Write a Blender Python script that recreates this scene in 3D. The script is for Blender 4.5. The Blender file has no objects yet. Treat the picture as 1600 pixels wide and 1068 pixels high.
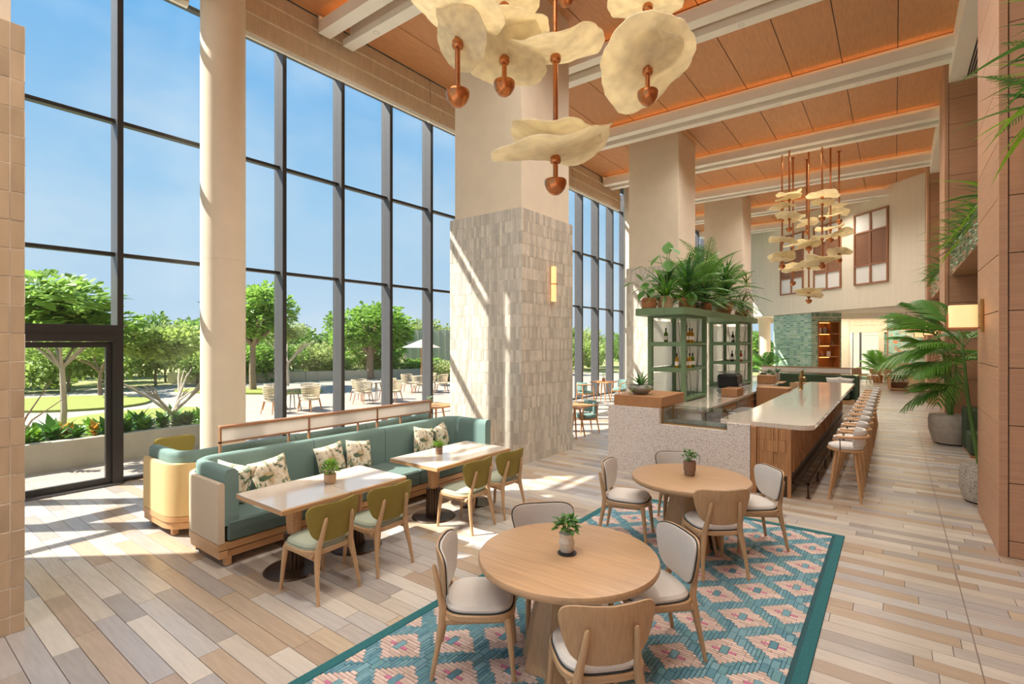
import bpy, bmesh, math, random
from mathutils import Vector, Matrix
R = random.Random(11)
PI = math.pi
SC = bpy.context.scene
COL = SC.collection

# ---------------------------------------------------------------- camera
cam = bpy.data.cameras.new('camera')
camo = bpy.data.objects.new('camera', cam)
COL.objects.link(camo)
camo.location = (0, 0, 2.2)
camo.rotation_euler = (PI / 2, 0, math.radians(37))
cam.sensor_width = 36
cam.lens = 36 * 793.5 / 1600
cam.clip_start = 0.05
cam.clip_end = 400
SC.camera = camo

# ---------------------------------------------------------------- sky, sun, exposure
def srgb(r, g, b):
    f = lambda c: (c / 255 / 12.92) if c / 255 <= .04045 else ((c / 255 + .055) / 1.055) ** 2.4
    return (f(r), f(g), f(b), 1)

W = bpy.data.worlds.new('sky')
SC.world = W
W.use_nodes = True
nt = W.node_tree
nt.nodes.clear()
N = nt.nodes.new
L = nt.links.new
wo = N('ShaderNodeOutputWorld'); bg = N('ShaderNodeBackground'); tc = N('ShaderNodeTexCoord')
sp = N('ShaderNodeSeparateXYZ'); rp = N('ShaderNodeValToRGB'); mp = N('ShaderNodeMapping')
nz = N('ShaderNodeTexNoise'); cr = N('ShaderNodeValToRGB'); mx = N('ShaderNodeMix')
mx.data_type = 'RGBA'
L(tc.outputs['Generated'], sp.inputs[0]); L(sp.outputs['Z'], rp.inputs[0])
e = rp.color_ramp.elements
e[0].position = 0.0; e[0].color = srgb(196, 218, 238)
e[1].position = 0.75; e[1].color = srgb(84, 160, 228)
x = e.new(.22); x.color = srgb(168, 208, 240)
x = e.new(.48); x.color = srgb(118, 184, 238)
L(tc.outputs['Generated'], mp.inputs[0]); mp.inputs['Scale'].default_value = (1.6, 1.6, 3.2)
L(mp.outputs[0], nz.inputs['Vector']); nz.inputs['Scale'].default_value = 1.7; nz.inputs['Detail'].default_value = 5
nz.inputs['Roughness'].default_value = .55
L(nz.outputs['Fac'], cr.inputs[0])
cr.color_ramp.elements[0].position = .43; cr.color_ramp.elements[0].color = (0, 0, 0, 1)
cr.color_ramp.elements[1].position = .8; cr.color_ramp.elements[1].color = (.6, .6, .6, 1)
L(cr.outputs[0], mx.inputs['Factor']); L(rp.outputs[0], mx.inputs['A']); mx.inputs['B'].default_value = srgb(226, 236, 244)
L(mx.outputs['Result'], bg.inputs[0]); bg.inputs[1].default_value = 0.70
L(bg.outputs[0], wo.inputs[0])

def light(name, kind, energy, col, loc=(0, 0, 0), rot=(0, 0, 0), size=1, sy=None):
    l = bpy.data.lights.new(name, kind)
    l.energy = energy; l.color = col
    if kind == 'AREA':
        l.shape = 'RECTANGLE'; l.size = size; l.size_y = sy or size
    o = bpy.data.objects.new(name, l)
    COL.objects.link(o); o.location = loc; o.rotation_euler = rot
    return o
SUN_DIR = Vector((.753, .656, -1.06))
sun = light('sun', 'SUN', 8.5, (1, .94, .85))
sun.data.angle = math.radians(.6)
sun.rotation_euler = SUN_DIR.to_track_quat('-Z', 'Y').to_euler()
# invented fill spots under the ceiling beams, added to brighten the hall (warm white)
for k in range(-2, 6):
    for xq in (-8.3, -4.1, -2.4, -.7):
        o = light('fill_spot', 'SPOT', 60 if xq < -8 else 330, (1, .94, .86), (xq, 6.495 + 4.145 * k, 8.39))
        o.data.spot_size = math.radians(150); o.data.spot_blend = 1.0; o.data.shadow_soft_size = .12
light('far_room_fill', 'AREA', 150, (1, .90, .76), (-1.5, 34.1, 3.685), (0, 0, 0), 5, 2.6)  # added fill panel, hidden behind the bulkhead, brightens the far room

vs = SC.view_settings
SC.display_settings.display_device = 'sRGB'
vs.view_transform = 'Standard'; vs.look = 'None'; vs.exposure = 0.62; vs.gamma = 1.0
vs.use_curve_mapping = False
SC.cycles.use_denoising = True
SC.cycles.max_bounces = 8
SC.cycles.transparent_max_bounces = 16
SC.cycles.sample_clamp_indirect = 6

# ---------------------------------------------------------------- materials
MATS = {}
def mat(name, col, rough=.55, metal=0., var=.12, scale=6., stretch=(1, 1, 1), bump=0., rnd=0., island=0.,
        palette=None, pal_island=False, detail=4, emit=None, estr=0, transl=0., spec=.5, coat=0., speck=None):
    m = bpy.data.materials.new(name); m.use_nodes = True
    t = m.node_tree; n = t.nodes; l = t.links.new
    b = n['Principled BSDF']
    tcn = n.new('ShaderNodeTexCoord'); mpn = n.new('ShaderNodeMapping'); no = n.new('ShaderNodeTexNoise')
    mr = n.new('ShaderNodeMapRange'); hs = n.new('ShaderNodeHueSaturation')
    l(tcn.outputs['Object'], mpn.inputs[0]); mpn.inputs['Scale'].default_value = stretch
    vec = mpn.outputs[0]
    no.inputs['Scale'].default_value = scale; no.inputs['Detail'].default_value = detail
    mr.inputs['From Min'].default_value = .25; mr.inputs['From Max'].default_value = .75
    mr.inputs['To Min'].default_value = 1 - var; mr.inputs['To Max'].default_value = 1 + var
    hs.inputs['Color'].default_value = srgb(*col) if max(col[:3]) > 1 else col
    rnds = None
    if rnd or island or palette:
        if island or pal_island:
            g = n.new('ShaderNodeNewGeometry'); rnds = g.outputs['Random Per Island']
        else:
            g = n.new('ShaderNodeObjectInfo'); rnds = g.outputs['Random']
        ad = n.new('ShaderNodeVectorMath'); ad.operation = 'ADD'
        sc = n.new('ShaderNodeMath'); sc.operation = 'MULTIPLY'; sc.inputs[1].default_value = 37.
        l(rnds, sc.inputs[0]); l(vec, ad.inputs[0]); l(sc.outputs[0], ad.inputs[1]); vec = ad.outputs[0]
    l(vec, no.inputs['Vector']); l(no.outputs['Fac'], mr.inputs['Value'])
    val = mr.outputs[0]
    if rnd or island:
        r2 = n.new('ShaderNodeMapRange'); k = rnd or island
        r2.inputs['To Min'].default_value = 1 - k; r2.inputs['To Max'].default_value = 1 + k
        l(rnds, r2.inputs['Value'])
        mu = n.new('ShaderNodeMath'); mu.operation = 'MULTIPLY'
        l(val, mu.inputs[0]); l(r2.outputs[0], mu.inputs[1]); val = mu.outputs[0]
    if palette:
        ra = n.new('ShaderNodeValToRGB'); ra.color_ramp.interpolation = 'CONSTANT'
        el = ra.color_ramp.elements
        while len(el) > 1: el.remove(el[-1])
        el[0].position = 0; el[0].color = srgb(*palette[0])
        for i, c in enumerate(palette[1:]):
            q = el.new((i + 1) / len(palette)); q.color = srgb(*c)
        fr = n.new('ShaderNodeMath'); fr.operation = 'FRACT'; m7 = n.new('ShaderNodeMath'); m7.operation = 'MULTIPLY'
        m7.inputs[1].default_value = 7.31
        l(rnds, m7.inputs[0]); l(m7.outputs[0], fr.inputs[0]); l(fr.outputs[0], ra.inputs[0])
        l(ra.outputs[0], hs.inputs['Color'])
    l(val, hs.inputs['Value'])
    out = hs.outputs[0]
    if speck:
        # chips of other colours scattered through the surface (terrazzo, granite)
        for (c, s, th) in speck:
            vo = n.new('ShaderNodeTexVoronoi'); vo.inputs['Scale'].default_value = s
            l(tcn.outputs['Object'], vo.inputs['Vector'])
            lt = n.new('ShaderNodeMath'); lt.operation = 'LESS_THAN'; lt.inputs[1].default_value = th
            l(vo.outputs['Distance'], lt.inputs[0])
            mi = n.new('ShaderNodeMix'); mi.data_type = 'RGBA'
            l(lt.outputs[0], mi.inputs['Factor']); l(out, mi.inputs['A']); mi.inputs['B'].default_value = srgb(*c)
            out = mi.outputs['Result']
    l(out, b.inputs['Base Color'])
    b.inputs['Roughness'].default_value = rough; b.inputs['Metallic'].default_value = metal
    b.inputs['Specular IOR Level'].default_value = spec
    if coat: b.inputs['Coat Weight'].default_value = coat; b.inputs['Coat Roughness'].default_value = .08
    if bump:
        bp = n.new('ShaderNodeBump'); bp.inputs['Strength'].default_value = bump; bp.inputs['Distance'].default_value = .01
        l(no.outputs['Fac'], bp.inputs['Height']); l(bp.outputs[0], b.inputs['Normal'])
    if emit:
        b.inputs['Emission Color'].default_value = srgb(*emit); b.inputs['Emission Strength'].default_value = estr
    if transl:
        tr = n.new('ShaderNodeBsdfTranslucent'); ms = n.new('ShaderNodeMixShader')
        l(out, tr.inputs['Color']); ms.inputs[0].default_value = transl
        l(b.outputs[0], ms.inputs[1]); l(tr.outputs[0], ms.inputs[2])
        l(ms.outputs[0], n['Material Output'].inputs['Surface'])
    MATS[name] = m
    return m

def glass(name, tint=(1, 1, 1, 1), refl=.07, rough=0.0):
    m = bpy.data.materials.new(name); m.use_nodes = True
    n = m.node_tree.nodes; l = m.node_tree.links.new
    n.remove(n['Principled BSDF'])
    tr = n.new('ShaderNodeBsdfTransparent'); gl = n.new('ShaderNodeBsdfGlossy'); ms = n.new('ShaderNodeMixShader')
    lw = n.new('ShaderNodeLayerWeight'); lw.inputs[0].default_value = .25
    mr = n.new('ShaderNodeMapRange'); mr.inputs['To Min'].default_value = refl * .5; mr.inputs['To Max'].default_value = refl * 3.5
    l(lw.outputs['Facing'], mr.inputs[0])
    tr.inputs[0].default_value = tint; gl.inputs['Roughness'].default_value = rough
    l(mr.outputs[0], ms.inputs[0]); l(tr.outputs[0], ms.inputs[1]); l(gl.outputs[0], ms.inputs[2])
    l(ms.outputs[0], n['Material Output'].inputs['Surface'])
    MATS[name] = m
    return m

glass('glass', (.97, .985, .98, 1), .03, .35)
glass('case_glass', (.9, .93, .92, 1), .12)
mat('oak', (194, 158, 118), .45, var=.10, scale=5, stretch=(1.2, 14, 14), rnd=.05)
mat('oak_z', (194, 158, 118), .45, var=.12, scale=5, stretch=(14, 14, 1.2), rnd=.06)
mat('oak_top', (188, 151, 113), .32, var=.14, scale=3, stretch=(1, 13, 13), rnd=.03)
mat('honey', (200, 156, 110), .42, var=.12, scale=5, stretch=(14, 1.2, 14), rnd=.05)
mat('ceiling_wood', (206, 147, 100), .5, var=.12, scale=4, stretch=(9, .7, 9), rnd=.05)
mat('wall_wood', (190, 145, 112), .5, var=.13, scale=4, stretch=(.6, .6, 14), rnd=.05)
mat('bar_wood', (178, 128, 84), .42, var=.14, scale=5, stretch=(12, 12, 1.2), rnd=.05)
mat('bar_batten', (188, 138, 92), .42, var=.08, scale=5, stretch=(12, 12, 1.2), island=.12)
mat('shutter_wood', (158, 108, 76), .5, var=.12, scale=4, stretch=(1, 1, 14))
mat('cream', (252, 246, 234), .6, var=.03, scale=2)
mat('plaster', (228, 213, 190), .8, var=.04, scale=3, bump=.05)
mat('far_plaster', (232, 220, 198), .8, var=.04, scale=5, stretch=(1, 1, .1))
mat('blind', (214, 194, 166), .85, var=.10, scale=5, stretch=(1, 3, .6))
mat('mullion', (90, 88, 90), .42, metal=.2, var=.04)
mat('mullion_dark', (52, 49, 48), .4, metal=.3, var=.04)
mat('tile', (208, 200, 186), .26, var=.14, scale=26, stretch=(1, 1, .3), island=.2, bump=.3)
mat('tile_single', (186, 164, 136), .3, var=.12, scale=9, stretch=(1, 1, .35), rnd=.12, bump=.25)
mat('grout', (226, 218, 204), .9, var=.04)
FLOORP = [(180, 171, 163), (194, 184, 171), (178, 158, 136), (173, 167, 163), (201, 192, 179), (172, 152, 132),
          (191, 180, 166), (164, 155, 147), (190, 173, 150), (185, 179, 173)]
mat('plank', (200, 180, 150), .26, var=.09, scale=4, stretch=(1, 9, 1), palette=FLOORP)
mat('plank_field', (200, 180, 150), .26, var=.09, scale=4, stretch=(1, 9, 1), palette=FLOORP, pal_island=True)
mat('joint', (120, 106, 92), .8, var=.05)
mat('rug_border', (40, 104, 108), .95, var=.18, scale=60, bump=.3)
mat('rug_base', (44, 84, 90), .95, var=.1)
RT = [(102, 148, 162), (116, 158, 170), (92, 138, 152), (122, 162, 174), (106, 150, 156)]
RP = [(214, 190, 178), (206, 181, 169), (220, 197, 185), (202, 178, 164)]
mat('rug_teal', RT[0], .95, var=.10, scale=40, palette=RT)
mat('rug_pink', RP[0], .95, var=.08, scale=40, palette=RP)
mat('rug_magenta', (202, 124, 154), .95, var=.12, scale=40)
mat('rug_teal_field', RT[0], .95, var=.10, scale=40, palette=RT, pal_island=True)
mat('rug_pink_field', RP[0], .95, var=.08, scale=40, palette=RP, pal_island=True)
mat('linen', (216, 210, 202), .9, var=.06, scale=120, bump=.1)
mat('piping', (52, 58, 58), .8)
mat('teal_fabric', (114, 140, 134), .92, var=.10, scale=140, bump=.12)
mat('seat_fabric', (92, 112, 106), .92, var=.12, scale=140, bump=.12)
mat('sage_fabric', (168, 176, 156), .92, var=.05, scale=120, bump=.08)
mat('olive', (148, 132, 62), .85, var=.08, scale=90, bump=.08)
mat('sand_fabric', (214, 186, 134), .9, var=.07, scale=120, bump=.1)
mat('beige_fabric', (206, 190, 166), .9, var=.06, scale=120, bump=.1)
mat('stone_top', (214, 200, 182), .08, var=.04, scale=5, coat=.6)
mat('dark_bronze', (78, 62, 50), .35, metal=.6, var=.08)
mat('copper', (196, 128, 82), .26, metal=.9, var=.06)
mat('brass', (176, 138, 84), .3, metal=.9, var=.05)
mat('parchment', (250, 241, 214), .5, var=.15, scale=9, bump=.7, transl=.5, detail=12)
mat('screen_panel', (246, 240, 232), .6, var=.02, transl=.3)
mat('screen_frame', (176, 132, 100), .4, metal=.3)
mat('terrazzo', (230, 220, 212), .3, var=.03, speck=[((186, 160, 146), 34, .26), ((150, 134, 126), 52, .24), ((238, 232, 226), 26, .2)])
mat('terrazzo_top', (224, 212, 196), .1, var=.03, coat=.5, speck=[((170, 150, 138), 70, .2), ((200, 176, 156), 42, .18)])
mat('green_paint', (112, 140, 104), .5, var=.04)
mat('green_dark', (62, 78, 52), .85, var=.1, scale=30)
mat('white', (232, 228, 220), .5, var=.02)
mat('frost', (246, 246, 240), .4, var=.03, transl=.6)
mat('black', (36, 34, 34), .4, var=.05)
mat('steel', (170, 170, 168), .28, metal=.8)
mat('wire', (58, 66, 56), .5)
mat('terracotta', (196, 132, 92), .75, var=.12, scale=9, bump=.1)
mat('clay_band', (206, 172, 140), .8, var=.18, scale=12, stretch=(.2, .2, 5))
mat('pot_stone', (170, 160, 148), .85, var=.16, scale=10, bump=.3)
mat('pot_granite', (186, 176, 160), .85, var=.12, scale=10, bump=.5, speck=[((120, 112, 100), 45, .32)])
mat('pot_grey', (150, 148, 138), .6, var=.12, scale=8)
mat('pot_white', (220, 210, 194), .45, var=.08, scale=9, stretch=(.3, .3, 3))
mat('pot_brown', (142, 112, 92), .6, var=.16, scale=9, stretch=(.3, .3, 3))
mat('soil', (70, 54, 42), .95, var=.2, scale=20)
def sheer(name, tint, k):
    m = bpy.data.materials[name]; n = m.node_tree.nodes; l = m.node_tree.links.new
    o = n['Material Output'].inputs['Surface']; prev = o.links[0].from_socket
    t = n.new('ShaderNodeBsdfTransparent'); t.inputs[0].default_value = tint; ms = n.new('ShaderNodeMixShader'); ms.inputs[0].default_value = k
    l(prev, ms.inputs[1]); l(t.outputs[0], ms.inputs[2]); l(ms.outputs[0], o)
sheer('frost', (.96, .97, .94, 1), .45)
def leafm(name, c, k=.16, tl=.3): mat(name, c, .42, var=.14, scale=7, rnd=k, transl=tl)
leafm('leaf', (84, 134, 54)); leafm('leaf_dark', (60, 100, 52)); leafm('leaf_palm', (92, 140, 50)); leafm('leaf_lime', (132, 178, 50))
leafm('leaf_silver', (150, 172, 140)); leafm('leaf_olive', (110, 116, 62))
for nm, c in (('tree_a', (142, 178, 78)), ('tree_b', (160, 182, 92)), ('tree_c', (128, 160, 76)), ('tree_d', (174, 186, 116)), ('flower', (204, 150, 60))):
    mat(nm, c, .5, var=.1, scale=4, island=.28, transl=.5)
mat('bark', (150, 128, 108), .9, var=.2, scale=8, bump=.3)
mat('bark_pale', (196, 182, 164), .9, var=.14, scale=8, bump=.2)
mat('stem', (96, 128, 58), .6, var=.1)
mat('concrete', (186, 178, 160), .85, var=.08, scale=4, bump=.1, speck=[((160, 150, 130), 30, .12)])
mat('paving', (168, 153, 141), .8, var=.06, scale=2, rnd=.04)
mat('path', (158, 150, 139), .85, var=.06, scale=2)
mat('lawn', (140, 146, 66), .95, var=.16, scale=9, bump=.3)
mat('ground', (150, 150, 96), .95, var=.2, scale=1)
mat('rattan', (198, 180, 148), .7, var=.12, scale=30)
mat('rattan_green', (118, 122, 98), .7, var=.12, scale=30)
mat('teak', (190, 134, 84), .5, var=.12, scale=6, stretch=(8, 8, 1))
mat('cladding', (190, 186, 166), .7, var=.05)
mat('canvas', (226, 208, 190), .85, var=.04, transl=.3)
GT = [(160, 190, 168), (140, 176, 154), (174, 202, 178), (126, 164, 144), (164, 194, 162), (188, 208, 186)]
mat('green_tile', GT[0], .2, var=.08, scale=14, palette=GT, pal_island=True, bump=.15)
mat('green_grout', (226, 224, 204), .9)
mat('shade', (250, 226, 186), .7, var=.04, scale=20, emit=(255, 212, 150), estr=.45, transl=.2)
mat('shade_orange', (250, 206, 158), .7, var=.02, emit=(255, 176, 110), estr=.8)
mat('cove', (255, 170, 90), .5, emit=(255, 200, 132), estr=1.3)
mat('shelf_glow', (255, 190, 110), .5, emit=(255, 176, 92), estr=4)
mat('rust_fabric', (176, 106, 78), .9, var=.08, scale=80)
mat('white_fabric', (232, 226, 216), .9, var=.05, scale=60)
mat('niche_wood', (176, 112, 58), .5, var=.12, scale=5, stretch=(8, 8, 1))
mat('louvre', (150, 104, 76), .6, var=.1, scale=6, stretch=(1, 1, 8))

def pattern_mat(name, c0, cs, s):
    m = mat(name, c0, .85, var=.05, scale=30)
    n = m.node_tree.nodes; l = m.node_tree.links.new
    b = n['Principled BSDF']; prev = b.inputs['Base Color'].links[0].from_socket
    t = n['Texture Coordinate'] if 'Texture Coordinate' in n else n.new('ShaderNodeTexCoord')
    for i, (c, st, lo, hi) in enumerate(cs):
        mpp = n.new('ShaderNodeMapping'); mpp.inputs['Scale'].default_value = st
        mpp.inputs['Rotation'].default_value = (.3 * i, .5, .7 + 1.1 * i); mpp.inputs['Location'].default_value = (i * 3.1, i, 0)
        no = n.new('ShaderNodeTexNoise'); no.inputs['Scale'].default_value = s; no.inputs['Detail'].default_value = 3
        ra = n.new('ShaderNodeMapRange'); ra.inputs['From Min'].default_value = lo; ra.inputs['From Max'].default_value = hi
        mi = n.new('ShaderNodeMix'); mi.data_type = 'RGBA'
        l(t.outputs['Object'], mpp.inputs[0]); l(mpp.outputs[0], no.inputs['Vector']); l(no.outputs['Fac'], ra.inputs['Value'])
        l(ra.outputs[0], mi.inputs['Factor']); l(prev, mi.inputs['A']); mi.inputs['B'].default_value = srgb(*c)
        prev = mi.outputs['Result']
    l(prev, b.inputs['Base Color'])
    return m
pattern_mat('leaf_print', (226, 214, 192), [((196, 168, 130), (1, 1, 1), .5, .58), ((86, 104, 78), (1, 5, 2), .56, .6), ((130, 140, 112), (5, 1, 2), .58, .62)], 6)
pattern_mat('painting', (150, 186, 170), [((200, 206, 176), (1, 1, 1), .45, .6), ((206, 132, 84), (1, 1, 1.4), .6, .66), ((98, 140, 118), (1, 1, 3), .58, .64)], 3)

# ---------------------------------------------------------------- mesh building
class G:
    def __init__(s): s.v = []; s.f = []; s.m = []
    def add(s, vs, fs, mi=0):
        o = len(s.v); s.v += [tuple(v) for v in vs]
        for f in fs: s.f.append([i + o for i in f]); s.m.append(mi)
        return s
    def box(s, x0, x1, y0, y1, z0, z1, mi=0, ch=0):
        if x0 > x1: x0, x1 = x1, x0
        if y0 > y1: y0, y1 = y1, y0
        if z0 > z1: z0, z1 = z1, z0
        if not ch:
            s.add([(x0, y0, z0), (x1, y0, z0), (x1, y1, z0), (x0, y1, z0), (x0, y0, z1), (x1, y0, z1), (x1, y1, z1), (x0, y1, z1)],
                  [(0, 3, 2, 1), (4, 5, 6, 7), (0, 1, 5, 4), (1, 2, 6, 5), (2, 3, 7, 6), (3, 0, 4, 7)], mi)
            return s
        ch = min(ch, (x1 - x0) * .45, (y1 - y0) * .45, (z1 - z0) * .45)
        lo = (x0, y0, z0); hi = (x1, y1, z1); vs = []; ix = {}
        for c in [(a, b, d) for a in (0, 1) for b in (0, 1) for d in (0, 1)]:
            for k in range(3):
                p = [(hi[i] if c[i] else lo[i]) + (0 if i == k else (-ch if c[i] else ch)) for i in range(3)]
                ix[c, k] = len(vs); vs.append(p)
        fs = []
        for k in range(3):
            i, j = [q for q in range(3) if q != k]
            for sg in (0, 1):
                q = []
                for a, b in ((0, 0), (1, 0), (1, 1), (0, 1)):
                    c = [0, 0, 0]; c[k] = sg; c[i] = a; c[j] = b; q.append(ix[tuple(c), k])
                fs.append(q)
            for a in (0, 1):
                for b in (0, 1):
                    c0 = [0, 0, 0]; c0[i] = a; c0[j] = b; c1 = list(c0); c1[k] = 1; c0 = tuple(c0); c1 = tuple(c1)
                    fs.append([ix[c0, i], ix[c0, j], ix[c1, j], ix[c1, i]])
        for c in [(a, b, d) for a in (0, 1) for b in (0, 1) for d in (0, 1)]:
            fs.append([ix[c, 0], ix[c, 1], ix[c, 2]])
        return s.add(vs, fs, mi)
    def lathe(s, prof, n=20, c=(0, 0, 0), mi=0, caps=True, a0=0):
        vs = []; fs = []
        for r, z in prof:
            for k in range(n):
                a = a0 + 2 * PI * k / n
                vs.append((c[0] + r * math.cos(a), c[1] + r * math.sin(a), c[2] + z))
        for i in range(len(prof) - 1):
            for k in range(n):
                fs.append((i * n + k, i * n + (k + 1) % n, (i + 1) * n + (k + 1) % n, (i + 1) * n + k))
        if caps:
            fs.append(list(range(n))[::-1]); fs.append([(len(prof) - 1) * n + k for k in range(n)])
        return s.add(vs, fs, mi)
    def tube(s, pts, rs, n=8, mi=0, closed=False, flat=1.0):
        pts = [Vector(p) for p in pts]; m = len(pts)
        if not hasattr(rs, '__len__'): rs = [rs] * m
        vs = []; fs = []; up = None
        for i, p in enumerate(pts):
            a = pts[(i - 1) % m] if (i > 0 or closed) else p
            b = pts[(i + 1) % m] if (i < m - 1 or closed) else p
            t = (b - a).normalized()
            if up is None:
                up = Vector((0, 0, 1)) if abs(t.z) < .9 else Vector((1, 0, 0))
            sd = t.cross(up)
            if sd.length < 1e-4: sd = t.cross(Vector((0, 1, 0)))
            sd.normalize(); up = sd.cross(t).normalized()
            for k in range(n):
                q = 2 * PI * k / n + PI / n
                vs.append(p + sd * (math.cos(q) * rs[i]) + up * (math.sin(q) * rs[i] * flat))
        for i in range(m - (0 if closed else 1)):
            j = (i + 1) % m
            for k in range(n):
                fs.append((i * n + k, i * n + (k + 1) % n, j * n + (k + 1) % n, j * n + k))
        if not closed:
            fs.append(list(range(n))[::-1]); fs.append([(m - 1) * n + k for k in range(n)])
        return s.add(vs, fs, mi)
    def prism(s, poly, z0, z1, mi=0):
        n = len(poly)
        return s.add([(x, y, z0) for x, y in poly] + [(x, y, z1) for x, y in poly],
                     [list(range(n))[::-1], [n + i for i in range(n)]] + [(i, (i + 1) % n, n + (i + 1) % n, n + i) for i in range(n)], mi)
    def sweep(s, path, prof, mi=0):
        # prof: closed list of (offset, z); offset to the right of travel; path: open 2D polyline
        n = len(path); k = len(prof); vs = []
        for i, p in enumerate(path):
            p = Vector(p); a = Vector(path[max(i - 1, 0)]); b = Vector(path[min(i + 1, n - 1)])
            d1 = (p - a).normalized() if i > 0 else (b - p).normalized()
            d2 = (b - p).normalized() if i < n - 1 else d1
            n1 = Vector((d1.y, -d1.x)); n2 = Vector((d2.y, -d2.x)); h = n1 + n2; h.normalize()
            sc = 1 / max(.4, h.dot(n1))
            for o, z in prof: vs.append((p.x + h.x * o * sc, p.y + h.y * o * sc, z))
        fs = [(i * k + j, i * k + (j + 1) % k, (i + 1) * k + (j + 1) % k, (i + 1) * k + j) for i in range(n - 1) for j in range(k)]
        fs += [list(range(k))[::-1], [(n - 1) * k + j for j in range(k)]]
        return s.add(vs, fs, mi)
    def xf(s, M):
        s.v = [tuple(M @ Vector(v)) for v in s.v]; return s

def mesh(name, g, mats, smooth=35, fix=True):
    me = bpy.data.meshes.new(name)
    me.from_pydata(g.v, [], g.f)
    if not isinstance(mats, (list, tuple)): mats = [mats]
    for mm in mats: me.materials.append(MATS[mm])
    if len(mats) > 1: me.polygons.foreach_set('material_index', g.m)
    if fix:
        bm = bmesh.new(); bm.from_mesh(me); bmesh.ops.recalc_face_normals(bm, faces=bm.faces); bm.to_mesh(me); bm.free()
    if smooth:
        me.polygons.foreach_set('use_smooth', [True] * len(me.polygons))
        me.set_sharp_from_angle(angle=math.radians(smooth))
    me.update()
    return me

def tag(o, label=None, cat=None, group=None, kind=None):
    if label: o['label'] = label
    if cat: o['category'] = cat
    if group: o['group'] = group
    if kind: o['kind'] = kind
    return o

def ob(name, g, mats=None, parent=None, loc=(0, 0, 0), rot=(0, 0, 0), sc=None, smooth=35, fix=True, **k):
    me = g if isinstance(g, bpy.types.Mesh) else mesh(name, g, mats, smooth, fix)
    o = bpy.data.objects.new(name, me); COL.objects.link(o)
    o.parent = parent; o.location = loc; o.rotation_euler = rot
    if sc: o.scale = sc if hasattr(sc, '__len__') else (sc, sc, sc)
    return tag(o, **k)

def thing(name, label, cat, loc=(0, 0, 0), rz=0, group=None):
    o = bpy.data.objects.new(name, None); COL.objects.link(o)
    o.empty_display_size = .1
    o.location = loc; o.rotation_euler = (0, 0, rz)
    return tag(o, label, cat, group)

def dup(root, loc=None, rz=None, label=None, group=None, sc=None):
    def cp(o, p):
        c = o.copy(); COL.objects.link(c); c.parent = p
        for ch in KIDS.get(o.name, []): cp(ch, c)
        return c
    KIDS = {}
    def scan(o):
        KIDS[o.name] = list(o.children)
        for c in o.children: scan(c)
    scan(root)
    r = cp(root, None)
    if loc is not None: r.location = loc
    if rz is not None: r.rotation_euler = (0, 0, rz)
    if sc: r.scale = (sc, sc, sc)
    if label: r['label'] = label
    if group: r['group'] = group
    return r

def superell(a, b, n, k, off=0):
    r = []
    for i in range(k):
        t = 2 * PI * i / k + off
        c, s_ = math.cos(t), math.sin(t)
        r.append((a * math.copysign(abs(c) ** (2 / n), c), b * math.copysign(abs(s_) ** (2 / n), s_)))
    return r

def rings(loops):
    # closed loops of equal length stacked into a capped skin
    g = G(); n = len(loops[0]); vs = [p for lp in loops for p in lp]; fs = []
    for i in range(len(loops) - 1):
        for k in range(n): fs.append((i * n + k, i * n + (k + 1) % n, (i + 1) * n + (k + 1) % n, (i + 1) * n + k))
    fs.append(list(range(n))[::-1]); fs.append([(len(loops) - 1) * n + k for k in range(n)])
    return g.add(vs, fs)

# ================================================================ FLOOR
Y0, Y1, XW = -6.0, 36.0, -9.6
floor = ob('floor', G().box(-9.75, 3.2, Y0, Y1, -.2, -.012), 'joint', kind='structure')
PW = .152
cand = []; stuffp = G()
CH, SH = math.cos(math.radians(37)), math.sin(math.radians(37))
def px(x, y, z=0):
    d = -SH * x + CH * y; r = CH * x + SH * y
    if d < .3: return None
    return 800 + 793.5 * r / d, 534 - 793.5 * (z - 2.2) / d, d
rows = int((Y1 - Y0) / PW)
for j in range(rows):
    y = Y0 + j * PW + .062
    x = -9.7 - R.random()
    while x < 3.1:
        ln = R.choice((.6, .9, 1.2, 1.2, 1.2, .75))
        a, b = max(x, -9.7), min(x + ln, 3.15)
        if b - a > .08: cand.append((a, b, y))
        x += ln
def vis(a, b, y):
    p = px((a + b) / 2, y + PW / 2)
    if not p: return 0
    u, v, d = p
    if not (-60 < u < 1660 and v < 1130): return 0
    if d < 1.2: return 0
    return (b - a) / d ** 2
cand.sort(key=lambda c: -vis(*c))
pm = {}
for i, (a, b, y) in enumerate(cand):
    if i < 300:
        k = round(b - a, 3)
        if k not in pm: pm[k] = mesh('plank', G().box(0, k - .004, 0, PW - .004, -.02, 0, ch=.0012), 'plank')
        ob('plank', pm[k], None, floor, (a, y, R.uniform(0, .0006)))
    else:
        stuffp.box(a, b - .004, y, y + PW - .004, -.012, 0)
ob('plank_field', stuffp, 'plank_field', floor, kind='stuff', smooth=0, fix=False)
ob('expansion_joint', G().box(.462, .47, Y0, Y1, -.01, .0008), 'joint', floor)

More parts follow.
